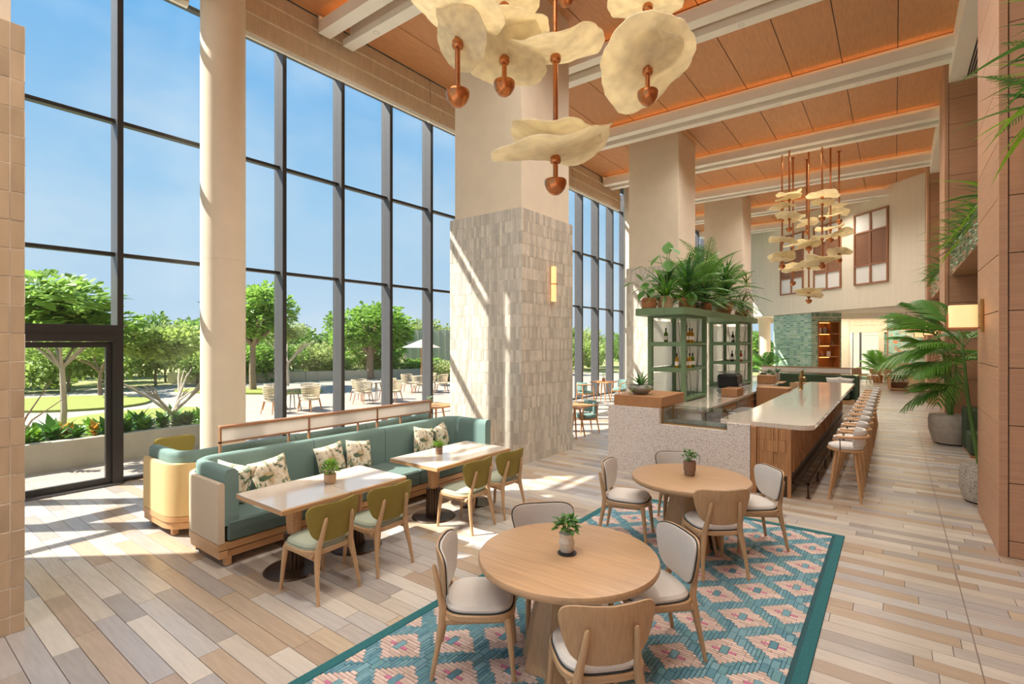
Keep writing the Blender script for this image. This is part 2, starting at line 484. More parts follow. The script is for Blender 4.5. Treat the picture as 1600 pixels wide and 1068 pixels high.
# ================================================================ CEILING
ZC = 8.8
ceiling = ob('ceiling', G().box(-9.75, 3.2, Y0, Y1, ZC + .02, ZC + .3), 'black', kind='structure')
BY = [6.62 + 4.145 * k for k in range(-3, 8)]          # far edge of each beam pair
pan = mesh('ceiling_panel', G().box(0, 1.028, 0, 4.10, 0, .02, ch=.002), 'ceiling_wood')
for k in range(-2, 6 + 1):
    ya = BY[k + 2] - .6
    for c in range(-9, 3):
        xa = .06 + 1.045 * c
        if xa < -9.8: continue
        ob('ceiling_panel', pan, None, ceiling, (xa + .004, ya, ZC))
tro = G().box(-9.24, 1.0, 0, .27, 8.40, 8.44).box(-9.24, 1.0, 0, .035, 8.44, 8.64).box(-9.24, -9.2, 0, .27, 8.44, 8.74).box(-9.24, 1.0, .235, .27, 8.44, ZC)
trom = mesh('beam_trough', tro, 'cream', 0)
strm = mesh('beam_strip', G().box(-9.24, 1.0, 0, .25, 8.40, 8.54).box(-9.1, 1.0, .08, .17, 8.54, ZC), 'cream', 0)
cove = mesh('cove_light', G().box(-9.1, .95, .08, .16, 8.45, 8.48), 'cove', 0)
for yb in BY[1:-1]:
    ob('beam_trough', trom, None, ceiling, (0, yb - .82, 0))
    ob('beam_strip', strm, None, ceiling, (0, yb - .25, 0))
    ob('cove_light', cove, None, ceiling, (0, yb - .82, 0), label='glowing orange cove light strip in the beam trough')
ventm = mesh('vent_slat', G().box(0, .028, 0, 2.6, -.006, .002), 'black', 0)
dlr = mesh('fill_spot_ring', G().lathe([(.065, 0), (.065, -.006), (.045, -.006), (.045, 0)], 20, caps=False), 'white', 40)  # invented trim rings that dress the added fill spots as fixtures
for k in range(-2, 6):
    for xq in (-8.3, -4.1, -2.4, -.7): ob('fill_spot_ring', dlr, None, ceiling, (xq, 6.495 + 4.145 * k, 8.40))
for n_, (ya, yb) in enumerate(((Y0, 7.2), (8.9, 15.5), (17.2, 23.4))):
    s_ = ob('ceiling_soffit', G().box(1.0, 1.7, ya, yb, 8.2, ZC), 'cream', ceiling, smooth=0)
    for q in range(4):
        ob('vent_slat', ventm,
           None, s_, (1.3 + q * .045, yb - 2.8, 8.2))

# ================================================================ WINDOW WALL
wl = thing('window_1', None, None, (0, 0, 0)); wl['kind'] = 'structure'
MY = [2.6 + .035 + 1.3267 * k for k in range(-6, 25)]
mul = mesh('mullion', G().box(-.32, .0, -.035, .035, 0, 8.8, ch=.004), 'mullion', 0)
mulc = mesh('mullion_cap', G().box(0, .018, -.038, .038, 0, 8.8), 'mullion_dark', 0)
for y in MY:
    ob('mullion', mul, None, wl, (XW, y, 0)); ob('mullion_cap', mulc, None, wl, (XW, y, 0))
rail = mesh('rail', G().box(-.24, -.12, .035, 1.2917, -.028, .028).box(-.12, -.10, .035, 1.2917, -.018, .018, 1), ['mullion', 'mullion_dark'], 0)
pane = mesh('pane', G().box(-.2, -.19, .035, 1.2917, 0, 1), 'glass', 0)
for i, y in enumerate(MY[:-1]):
    ds = 5 <= i <= 5
    for z in (3.57, 5.65, 7.98): ob('rail', rail, None, wl, (XW, y, z))
    door = i in (4, 5)
    if not door:
        ob('rail', rail, None, wl, (XW, y, .03))
        zs = [(0.05, 3.55), (3.59, 5.63), (5.67, 7.95)]
    else:
        zs = [(2.47, 3.55), (3.59, 5.63), (5.67, 7.95)]
    for a, b in zs: ob('pane', pane, None, wl, (XW, y, a), sc=(1, 1, b - a))
# glass door beside the tiled pillar
yd0, yd1 = MY[4], MY[6]
door = thing('door_1', None, None); door['kind'] = 'structure'
ob('door_head', G().box(XW - .2, XW + .02, yd0, yd1 - .035, 2.21, 2.46, ch=.006).box(XW + .02, XW + .03, yd0, yd1 - .035, 2.33, 2.345), 'mullion_dark', door)
fr = G()
for a, b in ((yd0 + .03, (yd0 + yd1) / 2), ((yd0 + yd1) / 2, yd1 - .1)):
    leaf = ob('door_leaf', G().box(XW - .1, XW - .03, a, a + .07, .03, 2.2).box(XW - .1, XW - .03, b - .07, b, .03, 2.2)
              .box(XW - .1, XW - .03, a + .07, b - .07, .03, .12).box(XW - .1, XW - .03, a + .07, b - .07, 2.12, 2.2), 'mullion_dark', door, smooth=0)
    ob('pane', G().box(XW - .07, XW - .06, a + .06, b - .06, .11, 2.13), 'glass', leaf)
ob('door_jamb', G().box(XW - .2, XW + .02, yd1 - .1, yd1 - .036, 0, 2.21), 'mullion_dark', door, smooth=0)
ob('threshold', G().box(XW - .2, XW + .05, yd0, yd1, 0, .03), 'mullion', door, smooth=0)
# roman blinds: one folded fabric bundle per run between round columns
cy = [3.9 - 8.3, 3.9, 12.2, 20.5, 28.8]
def blind(ya, yb, lab):
    t = thing('roman_blind', lab, 'blind', (XW + .16, (ya + yb) / 2, 7.82), 0, 'roman blinds above the tall windows')
    w = (yb - ya) / 2
    pr = [(0, 0), (.10, .0), (.115, .06), (.10, .33), (.13, .345), (.125, .39), (.09, .68), (.11, .70), (.08, .96), (0, .96)]
    g = G(); n = len(pr)
    g.add([(x, -w, z) for x, z in pr] + [(x, w, z) for x, z in pr], [list(range(n))[::-1], list(range(n, 2 * n))] + [(i, (i + 1) % n, n + (i + 1) % n, n + i) for i in range(n)])
    ob('fabric_fold', g, 'blind', t, smooth=20)
    h = G()
    for q in range(4): h.box(0, .10 - .012 * q, -w, w, -.012 - .016 * q, -.002 - .016 * q)
    ob('bottom_pleat', h, 'cream', t, smooth=0)
blind(.2, 3.5, 'folded beige roman blind above the glass door beside the tiled pillar')
blind(4.3, 8.95, 'long folded beige roman blind above the windows behind the sofas')
blind(8.98, 11.75, 'folded beige roman blind half hidden by the broad tiled pillar')
blind(12.6, 16.0, 'folded beige roman blind beyond the broad tiled pillar, near its edge')
blind(16.03, 20.05, 'folded beige roman blind above the windows beyond the broad pillar')
blind(20.95, 28.4, 'folded beige roman blind seen between the far plaster pillars')
# round columns along the glass
colm = mesh('shaft', G().lathe([(.335, 0), (.335, ZC)], 40, caps=False), 'plaster', 60)
rg = mesh('shadow_joint', G().lathe([(.3355, 0), (.3355, .008)], 40, caps=False), 'blind', 60)
for n_, y in enumerate(cy[1:4]):
    t = thing('wall_column', None, None, (-9.02, y, 0)); t['kind'] = 'structure'
    ob('shaft', colm, None, t); ob('shadow_joint', rg, None, t, (0, 0, 3.55))
t = thing('wall_column', None, None, (-6.45, 34.6, 0)); t['kind'] = 'structure'
ob('shaft', colm, None, t, sc=(1, 1, .42))

# ================================================================ SQUARE TILED PILLARS
def pillar(name, y0, detail):
    xa, xb, ya, yb = -7.07, -5.31, y0, y0 + 1.8
    t = thing(name, None, None); t['kind'] = 'structure'
    ob('plaster_core', G().box(xa + .07, xb - .05, ya + .07, yb - .07, 4.5, ZC + .01, ch=.004), 'plaster', t, smooth=0)
    ob('tile_backing', G().box(xa + .005, xb - .005, ya + .005, yb - .005, 0, 4.606), 'grout', t, smooth=0)
    g = G(); th = .213; nr = 22; jn = .006
    H0 = 4.61 - nr * th
    def face(axis, fixed, sgn, lo, hi, nc, skip=None):
        w = (hi - lo) / nc
        for r in range(nr):
            za = max(H0 + r * th, 0.0) + jn / 2; zb = H0 + (r + 1) * th - jn / 2
            if zb - za < .03: continue
            for c in range(nc):
                a = lo + c * w + jn / 2; b = lo + (c + 1) * w - jn / 2
                o = fixed + sgn * R.uniform(-.003, .002)
                bk = fixed - sgn * .02
                if skip and skip(r, c, a, b, za, zb): continue
                if axis == 'y': g.box(a, b, min(o, bk), max(o, bk), za, zb)
                else: g.box(min(o, bk), max(o, bk), a, b, za, zb)
    if detail == 'near':
        # tiles that show large: one object each
        tm = {}
        w = 1.8 / 22
        def sk(r, c, a, b, za, zb):
            if c < 18: return False
            key = round(zb - za, 3)
            if key not in tm: tm[key] = mesh('tile', G().box(-.02, 0, 0, b - a, 0, zb - za, ch=.003), 'tile_single')
            ob('tile', tm[key], None, t, (xb + R.uniform(-.002, .003), a, za))
            return True
        face('x', xb, 1, ya, yb, 22, sk)
    else:
        face('x', xb, 1, ya, yb, 28)
        face('y', ya, -1, xa, xb, 28)
    face('x', xa, -1, ya, yb, 28); face('y', yb, 1, xa, xb, 28)
    if detail == 'near': face('y', ya, -1, xa, xb, 28)
    ob('tile_field', g, 'tile', t, kind='stuff', smooth=0, fix=False)
    return t
pillar('wall_pillar', -.94, 'near')
pillar('wall_pillar', 7.33, 'mid')
pillar('wall_pillar', 15.63, 'mid')
pillar('wall_pillar', 23.93, 'mid')
for n_, (y, lab) in enumerate(((8.32, 'slim glowing wall sconce of two half tubes on the broad tiled pillar'),)):
    t = thing('wall_sconce', lab, 'wall lamp', (-5.305, y, 2.98))
    ob('back_plate', G().box(0, .02, -.035, .035, 0, .68), 'dark_bronze', t)
    for a, b in ((.0, .33), (.345, .675)):
        ob('shade', G().prism([(.02 + .075 * math.cos(q), .06 * math.sin(q)) for q in [PI * (k / 10 - .5) for k in range(11)]], a, b), 'shade_orange', t)
    ob('divider', G().box(.02, .1, -.06, .06, .331, .344), 'copper', t)

# ================================================================ RIGHT WALL
wr = ob('wall_right', G().box(2.4, 3.2, Y0, Y1, 0, ZC), 'wall_wood', kind='structure', smooth=0)
pmx = {}
def panels(parent, kind, x0, x1, y0, y1):
    z = .17 - .588
    while z < ZC:
        za, zb = max(z, 0) + .004, min(z + .588, ZC) - .004
        key = (kind, round(zb - za, 3), round(x1 - x0, 3), round(y1 - y0, 3))
        if key not in pmx: pmx[key] = mesh('panel', G().box(0, x1 - x0, 0, y1 - y0, 0, zb - za, ch=.002), 'wall_wood', 0)
        ob('panel', pmx[key], None, parent, (x0, y0, za)); z += .588
for n_, y in enumerate((7.2, 15.5, 23.4)):
    t = thing('wall_pilaster', None, None); t['kind'] = 'structure'
    x = .86 if n_ == 0 else .93
    ob('core', G().box(x + .02, 2.4, y + .02, y + 1.7, 0, ZC), 'black', t, smooth=0)
    panels(t, 'x', x, x + .02, y + .03, y + 1.7)
    panels(t, 'y', x + .075, 2.4, y, y + .02)
    ob('corner_trim', G().box(x - .004, x + .066, y - .006, y + .026, 0, ZC, ch=.003), 'wall_wood', t, smooth=0)
# long planter troughs between the pilasters
TROUGH = []
for ya, yb, lab in ((1.5, 7.17, 'wooden wall trough overflowing with plants beside the first pilaster'), (8.9, 15.47, 'wooden wall trough with trailing plants behind the nearest pilaster'),
                    (17.2, 23.37, 'distant wooden wall trough with trailing plants beyond the second pilaster')):
    t = thing('planter_trough', lab, 'planter', (1.05, ya + .01, 3.74), 0, 'planter troughs high on the wooden wall')
    ob('front_board', G().box(0, .04, 0, yb - ya, 0, .55, ch=.004), 'wall_wood', t, smooth=0)
    ob('bottom_board', G().box(.04, 1.3, 0, yb - ya, 0, .03), 'wall_wood', t, smooth=0)
    ob('soil', G().box(.04, 1.3, 0, yb - ya, .40, .48), 'soil', t, smooth=0)
    TROUGH.append((ya, yb))

# ================================================================ FAR ANGLED WALL (upper) AND LOW CEILING
A_ = Vector((.96, 25.47)); D_ = Vector((-.719, .695)); D_.normalize(); Nn = Vector((-D_.y, D_.x))   # along wall; Nn points to the viewer side
if Nn.y > 0: Nn = -Nn
ang = math.atan2(D_.y, D_.x)
fw = thing('wall_far', None, None, (A_.x, A_.y, 0), ang); fw['kind'] = 'structure'
# local x runs along the wall to the left, local +y faces ... viewer is at local y>0 when Nn maps there
ysg = 1 if (Matrix.Rotation(ang, 2) @ Vector((0, 1))).dot(Nn) > 0 else -1
ob('plaster_face', G().box(-.1, 13.5, -ysg * .3, 0, 3.7, ZC + .02), 'far_plaster', fw, smooth=0)
for i, (s0, s1) in enumerate(((1.6, 3.35), (4.1, 5.83), (6.55, 8.3))):
    p = thing('shutter_panel', None, None); p.parent = fw
    def bb(g, a, b, c, d, y0, y1): return g.box(a, b, ysg * y0, ysg * y1, c, d)
    g = G(); m = (s0 + s1) / 2
    for a, b in ((s0, s0 + .07), (m - .04, m + .04), (s1 - .07, s1)): bb(g, a, b, 4.74, 7.93, 0, .07)
    for a, b in ((s0 + .07, m - .04), (m + .04, s1 - .07)):
        for z in (4.74, 5.56, 7.03, 7.86): bb(g, a, b, z, z + .07, 0, .065)
    ob('frame', g, 'shutter_wood', p, smooth=0)
    for a, b in ((s0 + .07, m - .04), (m + .04, s1 - .07)):
        ob('pane', bb(G(), a, b, 4.81, 5.56, 0, .02), 'white', p, smooth=0)
        ob('pane', bb(G(), a, b, 7.10, 7.86, 0, .02), 'white', p, smooth=0)
        lv = mesh('slat', G().box(0, b - a, 0, ysg * .03, 0, .042), 'louvre', 0)
        for q in range(26): ob('slat', lv, None, p, (a, ysg * .01, 5.64 + q * .0535))
wall_pts = [(A_ + D_ * 0), (A_ + D_ * 13.5)]
lc = ob('ceiling_low', G().prism([(A_.x - .1, A_.y + .35), (3.2, 25.47), (3.2, Y1), (-9.6, Y1), (A_ + D_ * 13.4)[:]], 3.70, 3.85), 'cream', kind='structure', smooth=0)
ob('bulkhead', G().box(-3.2, 3.2, 32.0, 32.5, 3.42, 3.7), 'cream', lc, smooth=0)
# back wall with openings
wb = thing('wall_back', None, None); wb['kind'] = 'structure'
ob('upper_wall', G().box(-9.75, 3.2, Y1, Y1 + .3, 3.4, ZC), 'plaster', wb, smooth=0)
ob('wall_piece', G().box(-4.9, -2.05, Y1, Y1 + .3, 0, 3.4), 'plaster', wb, smooth=0)
ob('wall_piece', G().box(-.55, 3.2, Y1, Y1 + .3, 0, 3.4), 'green_grout', wb, smooth=0)
w3 = thing('window_3', None, None); w3['kind'] = 'structure'
for x in (-9.7, -8.2, -6.7, -5.2):
    ob('mullion', G().box(x, x + .08, Y1 - .02, Y1 + .15, 0, 3.4), 'mullion', w3, smooth=0)
for x in (-9.62, -8.12, -6.62): ob('pane', G().box(x, x + 1.42, Y1 + .06, Y1 + .07, 0, 3.4), 'glass', w3, smooth=0)
for x in (-2.05, -1.65, -.7):
    ob('mullion', G().box(x, x + .1, Y1 - .05, Y1 + .15, 0, 3.4), 'mullion', w3, smooth=0)
for x, x2 in ((-1.95, -1.65), (-1.55, -.7)): ob('pane', G().box(x, x2, Y1 + .06, Y1 + .07, 0, 3.4), 'glass', w3, smooth=0)
g = G()
for r in range(38):
    for c in range(17):
        if 1.38 < r * .094 < 2.95 and 1 < c < 14: continue
        xx = -.5 + c * .22 - (.11 if r % 2 else 0)
        g.box(max(xx, -.53), xx + .212, Y1 - .008, Y1, r * .094, r * .094 + .087)
ob('tile_field', g, 'green_tile', wb, kind='stuff', smooth=0, fix=False)
# glazed end wall behind the camera (closes the room, lets the sky in)
w4 = thing('window_4', None, None); w4['kind'] = 'structure'
for k in range(10):
    ob('mullion', G().box(-9.7 + 1.32 * k, -9.63 + 1.32 * k, Y0 - .1, Y0 + .1, 0, ZC), 'mullion', w4, smooth=0)
    ob('pane', G().box(-9.63 + 1.32 * k, -8.38 + 1.32 * k, Y0, Y0 + .01, 0, ZC), 'glass', w4, smooth=0)

# ================================================================ GREEN TILED BOX WITH BOOK NICHE (stands under the angled wall)
gb = thing('wall_tiled', None, None, (-3.39, 29.9, 0), ang); gb['kind'] = 'structure'
# local x: along the angled wall (to the left), local y*(-ysg): away from the viewer
e_ = -ysg
ob('backing', G().box(.006, 2.9, e_ * .006, e_ * .36, 0, 3.7).box(.006, 2.9, e_ * 1.62, e_ * 1.72, 0, 3.7).box(.4, 2.9, e_ * .36, e_ * 1.62, 0, 3.7)
   .box(.006, .4, e_ * .36, e_ * 1.62, 3.25, 3.7), 'green_grout', gb, smooth=0)
g = G()
for r in range(35):
    z = r * .105
    for c in range(11):
        xx = c * .266
        g.box(max(xx, 0), min(xx + .25, 2.92), 0, e_ * .02, z, min(z + .091, 3.69))
    for c in range(7):
        yy = c * .247
        y0, y1 = max(yy, .0), min(yy + .232, 1.72)
        if z < 3.25 and y1 > .36 and y0 < 1.62: 
            if y0 < .36: y1 = min(y1, .36)
            else: y0 = max(y0, 1.62)
            if y1 - y0 < .02: continue
        if z < 3.4: g.box(0, .02, e_ * y0, e_ * y1, z, z + .091)
for c in range(25): g.box(0, .02, e_ * (c * .0688), e_ * (c * .0688 + .063), 3.5, 3.69)
ob('tile_field', g, 'green_tile', gb, kind='stuff', smooth=0, fix=False)
bc = thing('bookcase', 'lit wooden bookcase niche set into the green tiled wall', 'bookcase', (-3.39, 29.9, 0), ang)
ob('frame', G().box(-.02, .38, e_ * .36, e_ * .42, 0, 3.25).box(-.02, .38, e_ * 1.56, e_ * 1.62, 0, 3.25).box(-.02, .38, e_ * .42, e_ * 1.56, 3.19, 3.25)
   .box(.36, .385, e_ * .42, e_ * 1.56, 0, 3.19), 'niche_wood', bc, smooth=0)
SHZ = [.8, 1.42, 2.0, 2.6]
for z in SHZ: ob('shelf', G().box(.0, .36, e_ * .42, e_ * 1.56, z, z + .04), 'honey', bc, smooth=0)
for z in SHZ[1:] + [3.19]: ob('light_strip', G().box(.1, .13, e_ * .46, e_ * 1.1, z - .02, z - .002), 'shelf_glow', bc, smooth=0)
ob('upright_divider', G().box(.02, .36, e_ * 1.1, e_ * 1.13, 2.04, 3.19), 'niche_wood', bc, smooth=0)
for k in range(5): ob('spindle', G().box(.05, .07, e_ * (1.2 + .07 * k), e_ * (1.22 + .07 * k), 2.04, 3.19), 'niche_wood', bc, smooth=0)
# things on its shelves
Mb = Matrix.Translation((-3.39, 29.9, 0)) @ Matrix.Rotation(ang, 4, 'Z')
def onshelf(name, lab, cat, y, z, prof, m, n=14):
    p = Mb @ Vector((.18, e_ * y, z + .041)); tag(ob(name, G().lathe(prof, n), m, None, p), lab, cat)
onshelf('vase', 'white ribbed vase on the top shelf of the bookcase', 'vase', .62, 2.6, [(.06, 0), (.1, .1), (.07, .25), (.05, .3)], 'pot_white')
onshelf('vase', 'speckled grey jug on the top shelf of the bookcase', 'vase', .9, 2.6, [(.07, 0), (.11, .12), (.08, .28), (.06, .33)], 'pot_stone')
onshelf('vase', 'tall pale vase on the second shelf of the bookcase', 'vase', .55, 2.0, [(.05, 0), (.07, .2), (.04, .38), (.05, .42)], 'pot_white')
onshelf('vase', 'small white vase behind the spindles of the bookcase', 'vase', 1.35, 2.0, [(.05, 0), (.06, .12), (.04, .2)], 'white')
onshelf('jar', 'squat amber jar on the third shelf of the bookcase', 'jar', .72, 1.42, [(.05, 0), (.09, .06), (.08, .2), (.05, .26)], 'terracotta')
p = Mb @ Vector((.2, e_ * 1.15, 1.461)); tag(ob('picture_frame', G().box(-.02, .02, -.1, .1, 0, .26, ch=.004), 'white', None, p, (0, 0, ang)), 'small white picture frame on the third shelf of the bookcase', 'picture frame')

# ================================================================ RUG
RX0, RX1, RY0, RY1 = -3.11, -.45, .9, 6.84
rug = thing('rug', 'teal and pink diamond rug of small woven blocks under both round tables', 'rug', (RX0, RY0, 0))
rw, rl = RX1 - RX0, RY1 - RY0
ob('backing', G().box(.01, rw - .01, .01, rl - .01, 0.001, .006), 'rug_base', rug, smooth=0)
for a in ((0, .085, 0, rl), (rw - .085, rw, 0, rl), (.085, rw - .085, 0, .085), (.085, rw - .085, rl - .085, rl)):
    ob('border', G().box(a[0], a[1], a[2], a[3], .001, .014, ch=.004), 'rug_border', rug)
CS = .027
nx, ny = int((rw - .18) / CS), int((rl - .18) / CS)
def rugcol(i, j):
    # world position of the cell centre -> distance to nearest diamond centre
    x = RX0 + .09 + (i + .5) * CS; y = RY0 + .09 + (j + .5) * CS
    best = 9; bb_ = (0, 0)
    for ox, oy in ((-.69, 5.14), (-.96, 4.87)):
        dx = (x - ox + .27) % .54 - .27; dy = (y - oy + .27) % .54 - .27
        q = abs(dx) / .205 + abs(dy) / .178
        if q < best: best = q; bb_ = (dx, dy)
    dx, dy = bb_
    if abs(dx) < .03 and abs(dy) < .05: return 0
    if .03 <= abs(dx) < .085 and abs(dy) < .02: return 2
    return 1 if best < 1 else 0
grid = [[rugcol(i, j) for j in range(ny)] for i in range(nx)]
done = [[False] * ny for _ in range(nx)]
pieces = []
for j in range(ny):
    for i in range(nx):
        if done[i][j]: continue
        c = grid[i][j]
        if c == 1: mw, mh = 4, 1
        elif c == 2: mw, mh = 2, 2
        else: mw, mh = 2, 4 - (2 if (i // 2 + j) % 5 == 0 else 0)
        w = 1
        while w < mw and i + w < nx and grid[i + w][j] == c and not done[i + w][j]: w += 1
        h = 1
        while h < mh and j + h < ny and all(grid[i + q][j + h] == c and not done[i + q][j + h] for q in range(w)): h += 1
        for q in range(w):
            for r in range(h): done[i + q][j + r] = True
        pieces.append((i, j, w, h, c))
def pv(p):
    q = px(RX0 + p[0] * CS, RY0 + p[1] * CS)
    if not q or not (0 < q[0] < 1600 and q[1] < 1066): return 99
    # keep away from what the furniture covers
    return q[2] + (0 if p[2] * p[3] > 3 else .6)
pieces.sort(key=pv)
rm = {}; fields = {0: G(), 1: G(), 2: G()}
RN = {0: 'rug_teal', 1: 'rug_pink', 2: 'rug_magenta'}
for n_, (i, j, w, h, c) in enumerate(pieces):
    x, y = .09 + i * CS, .09 + j * CS
    if n_ < 300:
        k = (w, h, c)
        if k not in rm: rm[k] = mesh('woven_block', G().box(.0015, w * CS - .0015, .0015, h * CS - .0015, .004, .0135, ch=.003), RN[c])
        ob('woven_block', rm[k], None, rug, (x, y, 0))
    else:
        fields[c].box(x + .0015, x + w * CS - .0015, y + .0015, y + h * CS - .0015, .005, .0135)
for c, g in fields.items():
    ob('woven_field', g, RN[c] + ('_field' if c < 2 else ''), rug, kind='stuff', smooth=0, fix=False)

# ================================================================ DINING CHAIRS
def shell(a, b, zc, y0, curve, th, lean, narrow=.22, n=40, exp=3.0, yo=0):
    out = superell(1, 1, exp, n)
    loops = []
    def P(s_, t_, off):
        x = a * s_ * (1 - narrow * (1 - t_) / 2) ; z = zc + b * t_ + .035 * s_ * s_ * (1 if t_ > 0 else 0) * t_
        y = y0 + curve * x * x - lean * (t_ * b) + off
        return (x, y, z)
    for off, ks in ((-th / 2, (.02, .5, .9)), (-th * .3, (1.0,)), (th * .3, (1.0,)), (th / 2, (.9, .5, .02))):
        for k in ks: loops.append([P(s_ * k, t_ * k, off + yo) for s_, t_ in out])
    return rings(loops)
def seat_loops(a, b, n=36, e=3.2):
    return superell(a, b, e, n)
def pad(a, b, z0, z1, e=3.2, n=36, y=0):
    lp = []
    for k, z in ((.94, z0), (1, z0 + .012), (1, z0 + (z1 - z0) * .5), (.93, z0 + (z1 - z0) * .85), (.7, z1), (.05, z1 + .004)):
        lp.append([(px_ * k, py_ * k + y, z) for px_, py_ in superell(a, b, e, n)])
    return rings(lp)
def make_chair(kind, label, group):
    t = thing('dining_chair', label, 'chair', group=group)
    seatm, backm, shellm = ('linen', 'linen', 'oak_z') if kind == 'beige' else ('sage_fabric', 'olive', 'olive')
    sf = rings([[(x * k, y * k, z) for x, y in superell(.245, .245, 3.4, 36)] for k, z in ((.93, .385), (1, .395), (1, .425), (.97, .432))])
    ob('seat_frame', sf, 'oak', t)
    ob('seat_cushion', pad(.228, .228, .43, .482), seatm, t)
    ob('seat_piping', G().tube([(x, y, .436) for x, y in superell(.231, .231, 3.2, 36)], .005, 6, closed=True), 'piping' if kind == 'beige' else seatm, t)
    for s in (-1, 1):
        ob('front_leg', G().tube([(s * .19, .19, .40), (s * .2, .205, .3), (s * .215, .235, 0)], [.026, .023, .014], 10), 'oak_z', t)
        ob('rear_leg', G().tube([(s * .215, -.30, 0), (s * .20, -.262, .2), (s * .178, -.235, .36), (s * .165, -.232, .44), (s * .15, -.262, .56), (s * .135, -.296, .70), (s * .133, -.30, .715)],
                                [.014, .019, .027, .026, .020, .016, .006], 10), 'oak_z', t)
        ob('side_rail', G().tube([(s * .19, .19, .385), (s * .185, -.21, .375)], [.02, .03], 8), 'oak', t)
    ob('back_shell', shell(.30, .165, .655, -.268, .95, .022, .14, .34, exp=3.6), shellm, t)
    p = ob('back_pad', shell(.29, .155, .657, -.268, .95, .024, .14, .34, exp=3.6, yo=.02), backm, t)
    if kind == 'beige':
        out = superell(1, 1, 3.6, 40); pts = []
        for s_, t_ in out:
            x = .293 * s_ * (1 - .34 * (1 - t_) / 2); pts.append((x, -.268 + .95 * x * x - .14 * t_ * .158 + .012, .656 + .159 * t_ + .035 * s_ * s_ * (t_ if t_ > 0 else 0)))
        ob('back_piping', G().tube(pts, .005, 6, closed=True), 'piping', p)
    return t
T1, T2 = (-1.79, 3.01), (-1.76, 5.52)
bch = make_chair('beige', 'x', 'beige chairs around the round tables')
first = True
def around(T, deg, r, label, turn=0):
    global first
    a = math.radians(deg); loc = (T[0] + r * math.cos(a), T[1] + r * math.sin(a), .0145)
    rz = a + PI / 2 + math.radians(turn)
    if first:
        bch.location = loc; bch.rotation_euler = (0, 0, rz); bch['label'] = label; first = False
    else: dup(bch, loc, rz, label)
wv = 'at the white vase table'
around(T1, 216, .60, 'oak chair with beige seat ' + wv + ', towards the glass door')
around(T1, -44, .58, 'oak chair showing its wood back ' + wv + ', back to the open aisle')
around(T1, 50, .62, 'oak chair with beige back pad ' + wv + ', between the two round tables')
around(T1, 136, .58, 'oak chair with grey beige back ' + wv + ', towards the olive chairs')
wv = 'at the clay pot table'
around(T2, 192, .66, 'oak chair with beige seat ' + wv + ', towards the tiled pillar')
around(T2, -50, .52, 'oak chair showing its wood back ' + wv + ', back to the first table')
around(T2, 40, .66, 'oak chair with pale back pad ' + wv + ', next to the bar stools')
around(T2, 118, .62, 'oak chair with grey beige back ' + wv + ', against the terrazzo front')
och = make_chair('olive', 'olive backed chair at the sofa table end nearest the glass door', 'olive chairs at the sofa tables')
och.location = (-4.14, 2.60, 0); och.rotation_euler = (0, 0, PI / 2 + .06)
for y, r_, lab in ((3.24, .0, 'olive backed chair second from the glass door at the sofa tables'), (4.54, .04, 'olive backed chair at the far pair of sofa tables, further from the pillar'),
                   (5.18, -.03, 'olive backed chair at the sofa tables, nearest the broad tiled pillar')):
    dup(och, (-4.14, y, 0), PI / 2 + r_, lab)
dup(och, (-8.15, 2.95, 0), -PI / 2, 'olive backed chair on the window side behind the sand coloured sofa end')

# ================================================================ ROUND TABLES
def round_table(T, label):
    t = thing('round_table', label, 'table', (T[0], T[1], .0145), group='round oak tables on the rug')
    ob('tabletop', G().lathe([(.02, .685), (.59, .685), (.605, .692), (.612, .705), (.612, .722), (.605, .735), (.595, .738), (.02, .738)], 72), 'oak_top', t, smooth=40)
    ob('core', G().lathe([(.17, 0), (.07, .685)], 10), 'oak_z', t, smooth=0)
    w = 10
    for k in range(w):
        a = 2 * PI * k / w
        g = G(); b0, b1, r0, r1 = .082, .038, .31, .165
        g.add([(r0 - .03, -b0, 0), (r0, -b0, 0), (r0 - .075, b0, 0), (r0 - .11, b0, 0), (r1 - .03, -b1, .68), (r1, -b1, .68), (r1 - .04, b1, .68), (r1 - .075, b1, .68)],
              [(0, 3, 2, 1), (4, 5, 6, 7), (0, 1, 5, 4), (1, 2, 6, 5), (2, 3, 7, 6), (3, 0, 4, 7)])
        ob('base_board', g, 'oak_z', t, rot=(0, 0, a), smooth=0)
    return t
round_table(T1, 'round oak table with the white vase and black coaster')
round_table(T2, 'round oak table with the brown clay pot before the terrazzo bar')

# ================================================================ SOFA TABLES
def sofa_table(y, lab):
    t = thing('sofa_table', lab, 'table', (-4.655, y, 0), group='stone topped tables along the sofa')
    ob('edge_frame', G().box(-.42, .42, -.352, .352, .69, .735, ch=.004), 'honey', t, smooth=0)
    ob('stone_top', G().box(-.408, .408, -.352, .352, .725, .741, ch=.003), 'stone_top', t, smooth=0)
    ob('column', G().lathe([(.062, .36), (.09, .69)], 10), 'honey', t)
    g = G()
    for k in range(14):
        a = 2 * PI * k / 14
        g.lathe([(.022, .02), (.017, .36)], 6, (.075 * math.cos(a), .075 * math.sin(a), 0))
    ob('fluted_sleeve', g, 'dark_bronze', t)
    ob('sleeve_core', G().lathe([(.072, .02), (.06, .36)], 14), 'dark_bronze', t)
    ob('base_disc', G().lathe([(.27, 0), (.275, .006), (.26, .018), (.08, .024)], 40), 'dark_bronze', t)
    return t
for y, lab in ((2.662, 'stone topped sofa table at the end nearest the glass door, no plant on it'), (3.37, 'stone topped sofa table beside the first, seam against its neighbour, fern pot on the joint'),
               (4.53, 'stone topped sofa table holding the ribbed glass grass pot'), (5.238, 'stone topped sofa table nearest the broad tiled pillar')):
    sofa_table(y, lab)

